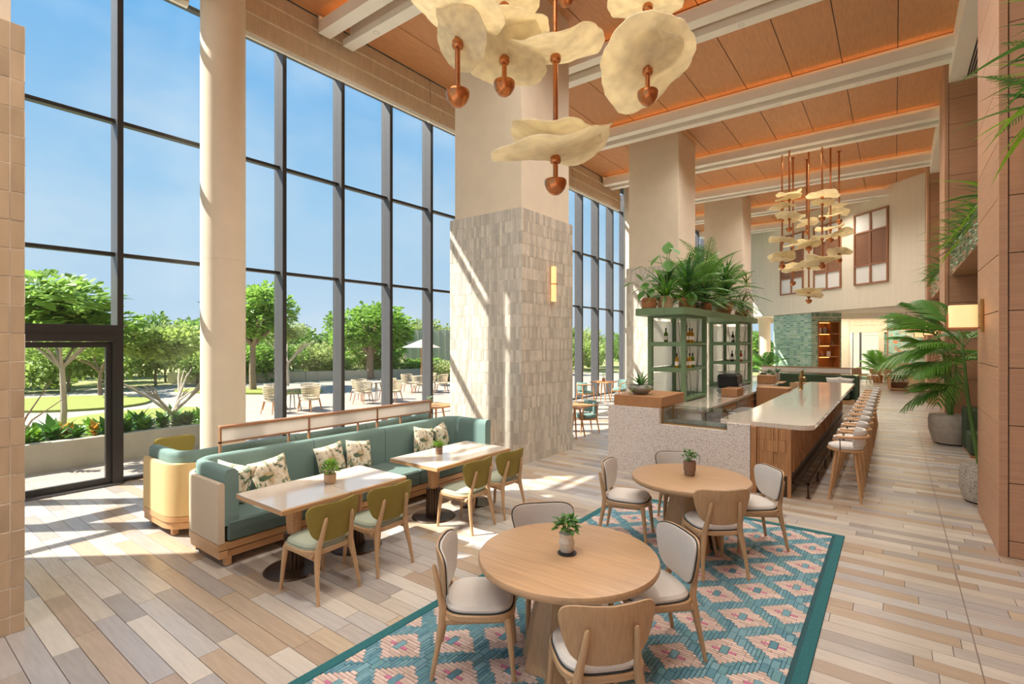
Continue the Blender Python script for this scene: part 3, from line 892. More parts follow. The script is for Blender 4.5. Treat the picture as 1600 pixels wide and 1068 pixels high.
# ================================================================ SOFAS BACK TO BACK
def arc(cx, cy_, r, a0, a1, n=7):
    return [(cx + r * math.cos(math.radians(a0 + (a1 - a0) * k / n)), cy_ + r * math.sin(math.radians(a0 + (a1 - a0) * k / n))) for k in range(n + 1)]
def sofa(name, label, mirror, ya, yb, front, back, outer):
    t = thing(name, label, 'sofa', (0, 0, 0), group='teal sofas back to back')
    # path is described for the sofa facing +x: from near arm front, around the back, to the far arm front
    r = .26
    near = [(front, ya)] + arc(back + r, ya + r, r, -90, -180)
    far = arc(back + r, yb - r, r, 180, 90) + [(front, yb)]
    s1, s2 = ya + 1.42, ya + 2.56
    def M(p): return [(-12.52 - x, y) for x, y in p] if mirror else p
    fl = -1 if mirror else 1
    segs = [near + [(back, s1 - .004)], [(back, s1 + .004), (back, s2 - .004)], [(back, s2 + .004)] + far]
    for k, sgm in enumerate(segs):
        # travel keeps the seat on the left, so negative offset is inside
        pr = [(-.135, .40), (-.135, .86), (-.125, .915), (-.10, .945), (-.04, .95), (-.01, .935), (0, .90), (0, .40)]
        ob('back_section', G().sweep(M(sgm), [(o * fl * -1, z) for o, z in pr]), 'teal_fabric', t, smooth=50)
        ps = [(0, .235), (.0, .80), (.012, .825), (.035, .83), (.055, .82), (.06, .79), (.06, .235)]
        ob('outer_shell', G().sweep(M(sgm), [(o * fl * -1, z) for o, z in ps]), outer, t, smooth=50)
        ob('plinth_rail', G().sweep(M(sgm), [(o * fl * -1, z) for o, z in [(-.03, .17), (-.03, .23), (.062, .23), (.062, .17)]]), 'honey', t, smooth=30)
        ob('plinth_rail', G().sweep(M(sgm), [(o * fl * -1, z) for o, z in [(-.03, .09), (-.03, .162), (.05, .162), (.05, .09)]]), 'honey', t, smooth=30)
    sg = (lambda x: -12.52 - x) if mirror else (lambda x: x)
    for k, (a, b) in enumerate(((ya + .03, s1 - .003), (s1 + .003, s2 - .003), (s2 + .003, yb - .03))):
        ob('seat_cushion', G().box(sg(back + .13), sg(front + .01), a, b, .24, .44, ch=.018), 'seat_fabric', t)
    ob('front_rail', G().box(sg(back + .1), sg(front + .0), ya + .02, yb - .02, .165, .235, ch=.006), 'honey', t, smooth=0)
    ob('front_rail', G().box(sg(back + .1), sg(front - .012), ya + .02, yb - .02, .085, .155, ch=.006), 'honey', t, smooth=0)
    for y in (ya + .04, (ya + yb) / 2, yb - .04):
        for x in (front - .04, back + .16):
            ob('leg', G().box(sg(x - .03), sg(x + .03), y - .03, y + .03, .012, .09), 'honey', t, smooth=0)
            ob('glide', G().lathe([(.016, 0), (.016, .012)], 10, (sg(x), y, 0)), 'steel', t)
    return t
sofa('sofa', 'long teal sofa with curved back facing the stone topped tables', False, 2.27, 6.35, -5.22, -6.10, 'beige_fabric')
sofa('sofa', 'teal sofa with sand coloured outer shell facing the windows', True, 2.27, 6.35, -5.30, -6.12, 'sand_fabric')
scr = thing('screen_divider', 'low wood framed screen with pale panels rising between the two sofas', 'screen', (-6.26, 2.66, 0))
g = G().box(-.03, .03, 0, 3.36, 1.19, 1.225, ch=.005).box(-.02, .02, 0, 3.36, 1.02, 1.04)
for y in (0, 1.12, 2.24, 3.34): g.box(-.02, .02, y, y + .02, 0, 1.19)
for y in (.84, 1.9, 2.7): g.box(-.015, .015, y, y + .015, 0, 1.03)
ob('frame', g, 'screen_frame', scr, smooth=0)
for y in (.02, 1.14, 2.26): ob('panel', G().box(-.012, .012, y + .004, y + (1.094 if y < 2 else 1.076), 1.042, 1.188), 'screen_panel', scr, smooth=0)

def pillow_mesh(name, m, s=.21, th=.08, n=12):
    g = G(); vs = []
    for sd in (1, -1):
        for i in range(n + 1):
            for j in range(n + 1):
                u, v = 2 * i / n - 1, 2 * j / n - 1
                k = 1 - .10 * (1 - u * u) * abs(v) ** 3 * 0
                x = u * s * (1 - .09 * (1 - v * v) ** 1) if True else 0
                z = v * s * (1 - .09 * (1 - u * u))
                h = th * max(0, (1 - u ** 4)) ** .5 * max(0, (1 - v ** 4)) ** .5
                vs.append((x, sd * h, z))
    m1 = (n + 1) ** 2; fs = []
    for i in range(n):
        for j in range(n):
            a = i * (n + 1) + j; q = [a, a + n + 1, a + n + 2, a + 1]
            fs.append(q); fs.append([m1 + k for k in q[::-1]])
    g.add(vs, fs)
    return mesh(name, g, m, 80)
pil = pillow_mesh('pillow', 'leaf_print')
def pillow(x, y, z, rz, tilt, roll, lab, m=pil, sc=1):
    o = ob('cushion', m, None, None, (x, y, z), label=lab); o['category'] = 'cushion'; o['group'] = 'scatter cushions'
    o.rotation_euler = (Matrix.Rotation(rz, 3, 'Z') @ Matrix.Rotation(tilt, 3, 'X') @ Matrix.Rotation(roll, 3, 'Y')).to_euler()
    o.scale = (sc, sc, sc)
    return o
# cushions lean on the sofa back, faces towards +x
HP = PI / 2
pillow(-5.80, 2.60, .665, HP - .75, -.2, .22, 'leaf print cushion tucked into the sofa corner nearest the glass door')
pillow(-5.74, 3.00, .66, HP - .25, -.28, -.2, 'leaf print cushion second in from the sofa arm by the glass door')
pillow(-5.86, 3.86, .665, HP, -.2, -.12, 'leaf print cushion at the sofa middle, half behind its twin beside the first table pair')
pillow(-5.82, 4.26, .66, HP + .1, -.25, .15, 'leaf print cushion at the sofa middle, leaning in front of its twin')
pillow(-5.85, 5.48, .665, HP + .05, -.22, .2, 'leaf print cushion near the sofa corner by the tiled pillar, overlapping another')
pillow(-5.88, 5.90, .67, HP + .45, -.2, -.12, 'leaf print cushion deepest in the sofa corner by the tiled pillar')

# ================================================================ TABLE PLANTS
def leaf_mesh(name, m, l, w, bend=.3, fold=.15, n=5, tip=1.0):
    g = G(); vs = []; fs = []
    for i in range(n + 1):
        t = i / n; ww = w * math.sin(PI * min(1, t * .92 + .06)) ** .8 * (1 - (t ** 4) * tip * .9)
        y = l * t; z = -bend * l * t * t
        vs += [(-ww, y, z + fold * ww), (0, y, z), (ww, y, z + fold * ww)]
    for i in range(n):
        a = i * 3; fs += [(a, a + 1, a + 4, a + 3), (a + 1, a + 2, a + 5, a + 4)]
    return mesh(name, g.add(vs, fs), m, 60, fix=False)
def leafy(parent, me, n, h, spread, base, sc=(.7, 1.2), up=(.2, 1.3), rr=None, name='leaf'):
    for k in range(n):
        a = 2.399 * k + R.uniform(-.3, .3)
        e = up[0] + (up[1] - up[0]) * ((k + .5) / n) + R.uniform(-.1, .1)
        r = spread * R.random() if rr is None else rr
        o = ob(name, me, None, parent, (base[0] + r * math.cos(a), base[1] + r * math.sin(a), base[2] + h * R.random()))
        o.rotation_euler = (Matrix.Rotation(a - HP, 3, 'Z') @ Matrix.Rotation(e, 3, 'X')).to_euler()
        s = R.uniform(*sc); o.scale = (s, s, s)
lf_small = leaf_mesh('leaf', 'leaf', .05, .013, .2)
lf_lime = leaf_mesh('leaf', 'leaf_lime', .055, .012, .25)
lf_blade = leaf_mesh('leaf', 'leaf_lime', .10, .004, .35, .3)
def potted(name, lab, loc, prof, pm_, leafs, grp='small pots on the dining tables'):
    t = thing(name, lab, 'potted plant', loc, group=grp)
    ob('pot', G().lathe(prof, 24), pm_, t); top = prof[-1]
    ob('soil', G().lathe([(.01, top[1] - .008), (top[0] * .9, top[1] - .008)], 16), 'soil', t)
    leafs(t, top[1]); return t
def bushy(me, n, r, h):
    def f(t, z):
        st = G()
        for k in range(7):
            a = 2.4 * k; st.tube([(0, 0, z - .02), (r * .4 * math.cos(a), r * .4 * math.sin(a), z + h * .6), (r * .7 * math.cos(a), r * .7 * math.sin(a), z + h)], [.003, .002, .001], 5)
        ob('stems', st, 'stem', t)
        for k in range(n):
            a = 2.399 * k; q = (k + .5) / n; rr = r * math.sqrt(q) * .75
            o = ob('leaf', me, None, t, (rr * math.cos(a), rr * math.sin(a), z + h * (1 - q * .7) * R.uniform(.55, 1.1)))
            o.rotation_euler = (Matrix.Rotation(a - HP + R.uniform(-.5, .5), 3, 'Z') @ Matrix.Rotation(R.uniform(-.2, 1.0), 3, 'X')).to_euler(); s = R.uniform(.8, 1.3); o.scale = (s, s, s)
    return f
ZT = .0145 + .738
coaster = ob('coaster', G().lathe([(.065, 0), (.066, .004), (.01, .005)], 32), 'black', None, (T1[0] - .005, T1[1] + .0, ZT + .001), label='round black coaster under the white vase'); coaster['category'] = 'coaster'
potted('vase_plant', 'white waisted vase of small green leaves on the black coaster', (T1[0] - .02, T1[1] + .02, ZT + .006),
       [(.045, 0), (.05, .01), (.05, .045), (.056, .065), (.045, .09), (.045, .10), (.054, .115), (.054, .125)], 'pot_white', bushy(lf_small, 90, .085, .12))
potted('clay_pot_plant', 'brown clay pot with a small leafy sprig on the round table by the bar', (T2[0] - .02, T2[1] + .05, ZT + .001),
       [(.05, 0), (.058, .02), (.056, .04), (.064, .06), (.066, .15), (.066, .155)], 'pot_brown', bushy(lf_small, 60, .075, .12))
potted('fern_pot', 'small striped clay pot of bright lime fern on the joint of two sofa tables', (-4.66, 3.06, .742),
       [(.05, 0), (.058, .012), (.06, .06), (.062, .10)], 'clay_band', bushy(lf_lime, 110, .085, .13))
def grassy(t, z): leafy(t, lf_blade, 90, .02, .03, (0, 0, z - .01), (.8, 1.3), (.5, 1.5))
potted('grass_pot', 'small ribbed pot of bright green grass on the far sofa tables', (-4.75, 4.72, .742),
       [(.045, 0), (.05, .015), (.045, .03), (.05, .045), (.045, .06), (.05, .075), (.05, .09)], 'pot_brown', grassy)

# ================================================================ PENDANT CLUSTERS
def disc_mesh(seed, rad=.45, sag=.06):
    rr = random.Random(seed); n = 72; g = G(); vs = []; m = 7
    ph = [rr.uniform(0, 6.28) for _ in range(6)]; am = [rr.uniform(.02, .06) for _ in range(3)]
    for i in range(m + 1):
        q = i / m
        for k in range(n):
            a = 2 * PI * k / n
            r = rad * q * (1 + am[0] * math.sin(2 * a + ph[0]) + am[1] * math.sin(3 * a + ph[1]) + .5 * am[2] * math.sin(5 * a + ph[2]) + .012 * math.sin(9 * a + ph[3]) + (.010 * math.sin(17 * a + ph[1]) + .006 * math.sin(29 * a + ph[0])) * q)
            z = q * q * (sag + .035 * math.sin(2 * a + ph[4]) + .03 * math.sin(3 * a + ph[5]) + .012 * math.sin(7 * a + ph[2])) * rad / .45
            vs.append((max(r, .012) * math.cos(a), max(r, .012) * math.sin(a), z))
    k0 = len(vs); vs += [(x, y, z + .012) for x, y, z in vs]; fs = []
    for o in (0, k0):
        for i in range(m):
            for k in range(n):
                q = [o + i * n + k, o + i * n + (k + 1) % n, o + (i + 1) * n + (k + 1) % n, o + (i + 1) * n + k]
                fs.append(q[::-1] if o == 0 else q)
    for k in range(n): fs.append([m * n + k, m * n + (k + 1) % n, k0 + m * n + (k + 1) % n, k0 + m * n + k])
    return mesh('parchment_disc', g.add(vs, fs), 'parchment', 50)
discs = [disc_mesh(s) for s in (1, 2, 3, 4, 5)]
bowl = mesh('bowl', G().lathe([(.012, .085), (.08, .082), (.084, .07), (.082, .045), (.07, .015), (.05, -.012), (.028, -.028), (.004, -.034)], 24), 'copper', 60)
collar = mesh('collar', G().lathe([(.02, -.02), (.036, -.012), (.042, .005), (.04, .03), (.024, .05)], 16), 'copper', 60)
def ud(u, d):
    a = (u - 800) / 793.5
    return (d * (a * CH - SH), d * (a * SH + CH))
def zv(v, d): return 2.2 + (534 - v) / 793.5 * d
def pendant(u, d, tip, dd, lab, grp, extra=(), sc=1., stem=.019):
    x, y = ud(u, d); zt = zv(tip, d) + .034
    t = thing('pendant_lamp', lab, 'pendant lamp', (x, y, 0), 0, grp)
    ob('stem', G().lathe([(stem, zt + .06), (stem, ZC)], 12), 'copper', t)
    ob('bowl', bowl, None, t, (0, 0, zt), sc=sc)
    ob('canopy', G().lathe([(.07, ZC - .02), (.07, ZC)], 20), 'copper', t)
    for (v, tx, ty, rz, s, k) in dd:
        z = zv(v, d)
        o = ob('parchment_disc', discs[k % 5], None, t, (0, 0, z)); o.scale = (s, s, s)
        o.rotation_euler = (Matrix.Rotation(math.radians(37), 3, 'Z') @ Matrix.Rotation(tx, 3, 'X') @ Matrix.Rotation(ty, 3, 'Y') @ Matrix.Rotation(rz, 3, 'Z')).to_euler()
        ob('collar', collar, None, t, (0, 0, z - .045), sc=sc)
    for v in extra: ob('bowl', bowl, None, t, (0, 0, zv(v, d)), sc=sc)
    return t
GN = 'pendant cluster over the first round table'
pendant(868, 3.85, 305, [(243, .12, -.16, .3, 1.0, 0), (222, -.02, .10, 2.1, .74, 1), (85, .18, -.12, .9, .82, 2)], 'lowest parchment disc pendant of the near cluster, two overlapping discs above its bowl', GN)
pendant(715, 3.55, 168, [(62, -.65, .55, 1.7, .5, 3), (30, .1, .2, .4, .72, 4)], 'near cluster pendant with a steeply tipped small disc before the tall window blind', GN)
pendant(788, 3.95, 151, [(88, -.42, .12, .2, .76, 1), (60, .25, -.1, 2.6, .8, 4), (5, .05, .05, 1.2, .62, 2)], 'near cluster pendant with a pale tipped disc against the plaster pillar', GN)
pendant(1012, 4.1, 165, [(105, -.5, -.12, 1.1, .88, 0), (78, .1, .1, 3.0, .6, 3), (6, .05, -.05, .2, .7, 1)], 'near cluster pendant with a broad ruffled disc tipped towards the room, before the beams', GN)
pendant(884, 4.7, 11, [(-30, .1, .1, .2, .7, 2)], 'near cluster pendant hung highest, only its copper bowl showing at the ceiling edge', GN)
GF = 'pendant cluster over the far end of the bar'
far = [(1222, 16.9, 420, [(408, 0), (402, 2), (326, 4), (375, 1), (378, 3)], [345]),
       (1233.3, 16.6, 362, [(341, 0), (311, 3), (304, 2)], []),
       (1239, 18.2, 446, [(424, 1), (418, 0), (384, 3)], []),
       (1260.6, 18.4, 366, [(352, 4), (345, 2)], []),
       (1263.7, 17.0, 474, [(463, 1), (457, 0), (418, 3), (379, 2), (385, 4)], [391]),
       (1284.7, 16.2, 420, [(405, 3), (410, 1), (372, 0), (318, 4), (307, 2)], [344]),
       (1297.6, 17.2, 379, [(370, 2), (358, 0), (338, 1)], []),
       (1311, 17.6, 411, [(392, 4), (396, 3), (369, 1), (324, 0), (333, 2)], [348])]
place = ['two bowls on its stem, beside the far plaster pillar', 'short stem with one bowl, before the pale wall top', 'long stem ending low before the lit shutter pane',
         'hidden short stem in the middle of the cluster', 'longest stem of all, bottom disc hanging free below the rest', 'two bowls on one stem, before the middle shutter', 'single bowl beside the middle shutter frame',
         'closest to the single wide shutter, two bowls']
for (u, d, tip, dd, ex), pl in zip(far, place):
    pendant(u, d, tip, [(v, R.uniform(-.25, .1), R.uniform(-.2, .2), R.uniform(0, 6), R.uniform(.7, 1.05), k) for v, k in dd], 'far cluster parchment pendant, ' + pl, GF, ex, 1.2, .026)

# ================================================================ BAR
bar = thing('bar_counter', 'terrazzo fronted bar with long pale counter and oak batten panel', 'bar', (0, 0, 0))
g = G()
poly = [(-3.96, 0), (-1.69, 0), (-1.69, .97), (-2.01, 1.0), (-2.01, .86), (-3.06, .86), (-3.06, 1.11), (-3.96, 1.11)]
n = len(poly)
for (a, b) in ((-3.96, -3.06), (-3.06, -2.01), (-2.01, -1.69)):
    zt = {-3.96: 1.11, -3.06: .86, -2.01: .985}[a]
    g.box(a, b, 8.03, 8.13, 0, zt)
g.box(-3.96, -3.90, 8.13, 9.3, 0, 1.06)
ob('terrazzo_front', g, 'terrazzo', bar, smooth=0)
ob('terrazzo_shelf', G().box(-3.96, -3.06, 8.13, 9.3, 1.06, 1.11).box(-3.06, -2.01, 8.13, 8.7, .81, .86), 'terrazzo', bar, smooth=0)
# counter slab with rounded outer corner
cp = [(-2.12, 8.10)] + arc(-1.10, 8.30, .2, -90, 0, 8) + [(-.9, 17.25), (-2.0, 17.25), (-2.0, 9.3), (-2.12, 8.75)]
ob('counter_top', G().prism(cp, .965, 1.03), 'terrazzo_top', bar, smooth=30)
ob('oak_core', G().box(-1.62, -1.20, 8.1, 17.1, .02, .96), 'bar_wood', bar, smooth=0)
ob('inner_wall', G().box(-2.0, -1.62, 8.75, 17.1, 0, .90), 'white', bar, smooth=0)
ob('corner_post', G().box(-1.685, -1.61, 8.04, 8.12, 0, .965).box(-1.21, -1.165, 8.06, 8.12, 0, .965), 'bar_wood', bar, smooth=0)
g = G()
for r in range(4):
    z0 = .30 + r * .165
    for c in range(13):
        a = -1.605 + c * .0305; dep = R.choice((0, .008, .016, .024)); g.box(a, a + .0285, 8.10 - .028 + dep, 8.10, z0, z0 + .163)
    y = 8.13
    while y < 17.05:
        dep = R.choice((0, .008, .016, .024)); g.box(-1.20, -1.172 - dep, y, y + .033, z0, z0 + .163); y += .035
ob('batten_field', g, 'bar_batten', bar, kind='stuff', smooth=0, fix=False)
ob('kick_plate', G().box(-1.605, -1.21, 8.085, 8.10, 0, .30).box(-1.20, -1.185, 8.12, 17.1, 0, .30), 'dark_bronze', bar, smooth=0)
fr_ = thing('foot_rail', 'bronze foot rail running along the bar below the stools', 'foot rail', (-.97, 8.2, 0))
ob('rail', G().box(-.015, .015, 0, 9.0, .185, .215).box(-.20, -.17, 0, 9.0, .185, .205).box(-.2, .015, 0, .03, .185, .215), 'dark_bronze', fr_, smooth=0)
for k in range(9): ob('post', G().box(-.014, .014, .0 + 1.1 * k, .028 + 1.1 * k, 0.006, .185).box(-.03, .03, -.016 + 1.1 * k, .044 + 1.1 * k, 0, .006), 'dark_bronze', fr_, smooth=0)
# glass display case let into the bar front
gc = thing('display_case', 'low glass display case set into the terrazzo bar front', 'display case', (-3.05, 8.14, .862))
ob('frame', G().box(0, .02, 0, .02, 0, .27).box(1.01, 1.03, 0, .02, 0, .2).box(0, .02, .5, .52, 0, .27).box(0, 1.03, 0, .02, 0, .02).box(0, .02, 0, .52, .25, .27).box(0, .02, .02, .5, 0, .02), 'brass', gc, smooth=0)
ob('glass_front', G().box(.02, 1.01, .008, .012, .02, .25), 'case_glass', gc, smooth=0)
ob('glass_top', G().box(.02, 1.03, .012, .52, .25, .256), 'case_glass', gc, smooth=0)
ob('tray', G().box(.03, 1.0, .05, .5, .002, .03), 'steel', gc, smooth=0)
wbx = ob('service_box', G().box(-3.90, -3.05, 8.12, 9.25, 1.112, 1.29, ch=.006), 'bar_wood', None, smooth=0, label='flat oak box on the terrazzo bar top under the bowl planter'); wbx['category'] = 'box'
# back counters inside the island
bk = thing('back_counter', 'pale back bar counter with fridges beneath the green shelves', 'counter', (-3.85, 9.4, 0))
ob('body', G().box(-.4, 1.05, 0, 7.4, .0, .93), 'white', bk, smooth=0)
ob('worktop', G().box(-.42, 1.1, -.02, 7.42, .93, .98, ch=.004), 'terrazzo_top', bk, smooth=0)
for k in range(5):
    d_ = ob('fridge_door', G().box(1.052, 1.07, .25 + 1.15 * k, 1.3 + 1.15 * k, .12, .88), 'steel' if k % 2 == 0 else 'bar_wood', bk, smooth=0)
    ob('handle', G().box(1.07, 1.10, .4 + 1.15 * k, 1.15 + 1.15 * k, .78, .80), 'steel', d_, smooth=0)
ob('timber_cabinet', G().box(-2.72, -2.03, 13.6, 14.2, 0, 1.09, ch=.005), 'bar_wood', None, smooth=0, label='plain oak service cabinet standing across the bar aisle')['category'] = 'cabinet'
ob('timber_cabinet', G().box(-3.1, -2.77, 11.9, 12.5, .985, 1.16, ch=.005), 'bar_wood', None, smooth=0, label='small oak drawer block on the back bar counter')['category'] = 'cabinet'
ob('timber_cabinet', G().box(-3.25, -2.8, 16.35, 16.75, .985, 1.22, ch=.005), 'bar_wood', None, smooth=0, label='small oak box at the far end of the back bar counter')['category'] = 'cabinet'
ob('sink_unit', G().box(-2.4, -2.02, 9.6, 10.6, 0, .94, ch=.01), 'steel', None, smooth=0, label='steel sink unit behind the long pale counter')['category'] = 'sink'
tp = thing('beer_tap', 'brass beer tap tower standing on the long counter', 'tap', (-1.86, 14.3, 1.03))
ob('post', G().lathe([(.05, 0), (.03, .02), (.03, .34), (.02, .36)], 14).lathe([(.04, .30), (.04, .36)], 14, (0, .22, 0)).lathe([(.03, 0), (.03, .3)], 14, (0, .22, 0)), 'brass', tp)
ob('crossbar', G().tube([(0, -.1, .30), (0, .32, .30)], .03, 10), 'brass', tp)
for y in (-.05, .08, .21): ob('spout', G().tube([(.02, y, .3), (.08, y, .3), (.1, y, .22)], .01, 8).tube([(.03, y, .32), (.03, y, .46)], [.012, .018], 8), 'brass', tp)
# coffee machine
cm = thing('coffee_machine', 'black coffee machine on the back bar between the green shelves', 'coffee machine', (-3.15, 12.95, .98))
ob('body', G().box(-.25, .2, -.3, .3, .12, .45, ch=.04), 'black', cm); ob('base', G().box(-.25, .28, -.32, .32, .02, .1, ch=.02), 'steel', cm)
for q in (-.2, 0, .2):
    ob('group_head', G().lathe([(.04, .16), (.04, .24)], 12, (.24, q, 0)).tube([(.26, q, .17), (.42, q, .15)], .012, 6), 'steel', cm)
ob('cup_rail', G().tube([(-.22, -.28, .5), (.18, -.28, .5), (.18, .28, .5), (-.22, .28, .5)], .008, 6, closed=True), 'steel', cm)
for q in (-.25, .25): ob('foot', G().lathe([(.025, 0), (.025, .03)], 8, (.15, q, 0)).lathe([(.025, 0), (.025, .03)], 8, (-.2, q, 0)), 'steel', cm)

# green shelf units and the slab they carry
def shelf_unit(y0, lab):
    t = thing('bar_shelf', lab, 'shelf', (-4.17, y0, .982), group='green bar shelf units')
    w, d, h = .79, 1.5, 1.76
    for x in (0, w - .09):
        for y in (0, d - .09): ob('post', G().box(x, x + .09, y, y + .09, 0, h), 'green_paint', t, smooth=0)
    for z in (.0, .60, 1.13):
        sh = ob('shelf', G().box(.09, w - .09, 0, .04, z, z + .09).box(.09, w - .09, d - .04, d, z, z + .09).box(w - .04, w, .09, d - .09, z + .02, z + .07).box(0, .04, .09, d - .09, z + .02, z + .07)
                .box(.04, w - .04, .04, d - .04, z + .05, z + .07), 'green_paint', t, smooth=0)
    ob('top_rail', G().box(.09, w - .09, 0, .05, h - .04, h).box(w - .05, w, .09, d - .09, h - .04, h), 'green_paint', t, smooth=0)
    for z in (.09, .69, 1.22):
        ob('back_pane', G().box(.02, .03, .09, d - .09, z, z + .46), 'frost', t, smooth=0); ob('back_pane', G().box(.09, w - .09, d - .03, d - .02, z, z + .46), 'frost', t, smooth=0)
    for z0, z1 in ((.09, .6), (.69, 1.13), (1.22, 1.72)):
        for k in range(4):
            xx = .2 + .13 * k; dx = .05 * (1 if k % 2 else -1)
            ob('wire', G().tube([(xx, d - .06, z0), (xx + dx, d - .06, z1)], .006, 5), 'wire', t)
        for k in range(2): ob('wire', G().tube([(w - .06, .35 + .6 * k, z0), (w - .06, .25 + .75 * k, z1)], .006, 5), 'wire', t)
    return t
shelf_unit(10.3, 'green bottle shelf unit by the bowl planter, wine bottles on two shelves')
shelf_unit(14.75, 'green bottle shelf unit at the far end of the back bar')
slab = thing('planter_shelf', 'long green slab over the bar shelves carrying a row of potted plants', 'shelf', (-4.36, 9.95, 2.75))
ob('slab', G().prism(superell(.58, 3.36, 12, 40)[:], 0, .14).xf(Matrix.Translation((.55, 3.36, 0))), 'green_paint', slab)
ob('guard_rail', G().tube([(1.05, .15, .30), (1.05, 6.6, .30)], .006, 5).tube([(.08, .1, .30), (1.05, .12, .30)], .006, 5).tube([(.08, .1, .14), (.08, .1, .30)], .006, 5).tube([(1.05, 6.6, .14), (1.05, 6.6, .3)], .006, 5).tube([(1.05, .12, .14), (1.05, .12, .3)], .006, 5), 'copper', slab)
# bottles
def bottle(x, y, z, m, lab, h=.31):
    t = thing('wine_bottle', lab, 'bottle', (x, y, z), group='bottles on the green shelves')
    ob('glass_body', G().lathe([(.036, 0), (.04, .01), (.04, .18), (.03, .215), (.014, .24), (.014, h - .03)], 14), m, t)
    ob('cap', G().lathe([(.016, h - .06), (.016, h)], 10), 'black', t)
    ob('paper_label', G().lathe([(.0405, .06), (.0405, .14)], 14, caps=False), 'cream', t)
mat('bottle_amber', (176, 112, 30), .12, var=.05, transl=.4); mat('bottle_green', (98, 140, 40), .12, var=.05, transl=.4)
mat('bottle_gold', (226, 178, 60), .12, var=.05, transl=.5); mat('bottle_dark', (40, 42, 36), .12); mat('bottle_red', (188, 84, 50), .12, transl=.3)
SZ = (.982 + .07, .982 + .672, .982 + 1.202)
for k, (x, y, z, m, lab) in enumerate([
    (-3.47, 10.62, SZ[2], 'bottle_amber', 'amber bottle by the front post on the top shelf of the near unit'), (-3.46, 10.82, SZ[2], 'bottle_gold', 'golden bottle in the middle of the top shelf, near unit'),
    (-3.47, 11.02, SZ[2], 'bottle_gold', 'golden bottle furthest back on the top shelf, near unit'), (-3.85, 10.5, SZ[2], 'bottle_green', 'olive green bottle alone against the frosted pane, top shelf'),
    (-3.47, 10.6, SZ[1], 'bottle_amber', 'amber bottle by the post on the middle shelf of the near unit'), (-3.46, 10.82, SZ[1], 'bottle_gold', 'golden bottle in the middle of the middle shelf, near unit'),
    (-3.47, 11.06, SZ[1], 'bottle_green', 'bright green bottle on the middle shelf of the near unit'), (-3.62, 10.5, SZ[1], 'bottle_gold', 'yellow labelled bottle by the corner post, middle shelf'),
    (-3.47, 15.1, SZ[2], 'bottle_dark', 'dark bottle on the top shelf of the far unit'), (-3.6, 15.0, SZ[2], 'bottle_dark', 'dark bottle behind the post on the far unit top shelf'),
    (-3.47, 15.1, SZ[1], 'bottle_red', 'rosé red bottle by the post on the far unit middle shelf'), (-3.47, 15.35, SZ[1], 'bottle_red', 'rosé red bottle set further in on the far unit middle shelf'),
    (-3.62, 15.0, SZ[1], 'bottle_dark', 'dark bottle beside the red ones on the far unit')]):
    bottle(x, y, z, m, lab)
gl0 = None
for k in range(8):
    p_ = (-3.48 - .11 * (k % 2), 10.5 + .16 * k, SZ[0] + .001)
    if gl0 is None:
        gl0 = thing('wine_glass', 'clear stemmed glass upside down on the lowest shelf of the near unit', 'glass', p_, group='glasses on the lowest green shelf')
        ob('glass_bowl', G().lathe([(.035, 0), (.042, .05), (.02, .1), (.006, .11)], 12, caps=False), 'case_glass', gl0); ob('glass_foot', G().lathe([(.005, .11), (.005, .17), (.034, .175)], 12, caps=False), 'case_glass', gl0)
    else: dup(gl0, p_)

# bar stools
def make_stool(label):
    t = thing('bar_stool', label, 'bar stool', group='bar stools along the counter')
    # faces -x (the bar)
    ob('seat_ring', G().lathe([(.01, .685), (.21, .685), (.222, .695), (.222, .715), (.01, .715)], 28), 'honey', t, smooth=40)
    ob('seat_cushion', G().lathe([(.2, .716), (.212, .735), (.205, .765), (.16, .782), (.01, .786)], 28), 'linen', t, smooth=60)
    for a in (45, 135, 225, 315):
        q = math.radians(a); c, s = math.cos(q), math.sin(q)
        ob('leg', G().tube([(.15 * c, .15 * s, .69), (.27 * c, .25 * s, 0)], [.022, .014], 8), 'honey', t)
    for z, r in ((.26, .225), (.36, .21)):
        pts = [(r * math.cos(math.radians(a)), r * .95 * math.sin(math.radians(a)), z) for a in (45, 135, 225, 315)]
        ob('footrest', G().tube([pts[3], pts[0]], .007, 6).tube([pts[1], pts[2]], .007, 6), 'brass', t)
    g = G(); vs = []; m = 12
    for off, zs in ((.0, (.76, .80, .95, .985)), ):
        pass
    lp = []
    for k in range(m + 1):
        a = math.radians(-62 + 124 * k / m); c, s = math.cos(a), math.sin(a)
        lp.append([(r * c, r * s, z) for r, z in ((.185, .775), (.195, .76), (.225, .77), (.242, .9), (.248, .975), (.235, .992), (.21, .985), (.198, .9))])
    ob('back_pad', rings(lp), 'linen', t, smooth=60)
    pts = [(.262 * math.cos(math.radians(a)) if abs(a) < 80 else -.02 - .08 * (abs(a) - 80) / 40, .262 * math.sin(math.radians(a)) if abs(a) < 80 else math.copysign(.262, a), .90) for a in range(-120, 121, 12)]
    ob('arm_band', G().tube(pts, .024, 8, flat=.8), 'honey', t)
    for s in (-1, 1): ob('arm_post', G().tube([(-.05, s * .258, .89), (-.05, s * .215, .70)], .006, 6), 'dark_bronze', t)
    return t
st0 = make_stool('bar stool at the bar end closest to the round tables, first of the row')
ordn = ['second', 'third', 'fourth', 'fifth', 'sixth', 'seventh', 'eighth', 'ninth', 'tenth', 'eleventh', 'twelfth']
st0.location = (-.55, 8.52, 0)
for k, o_ in enumerate(ordn): dup(st0, (-.55, 8.52 + .72 * (k + 1), 0), 0, o_ + ' bar stool counted along the counter from the round tables')

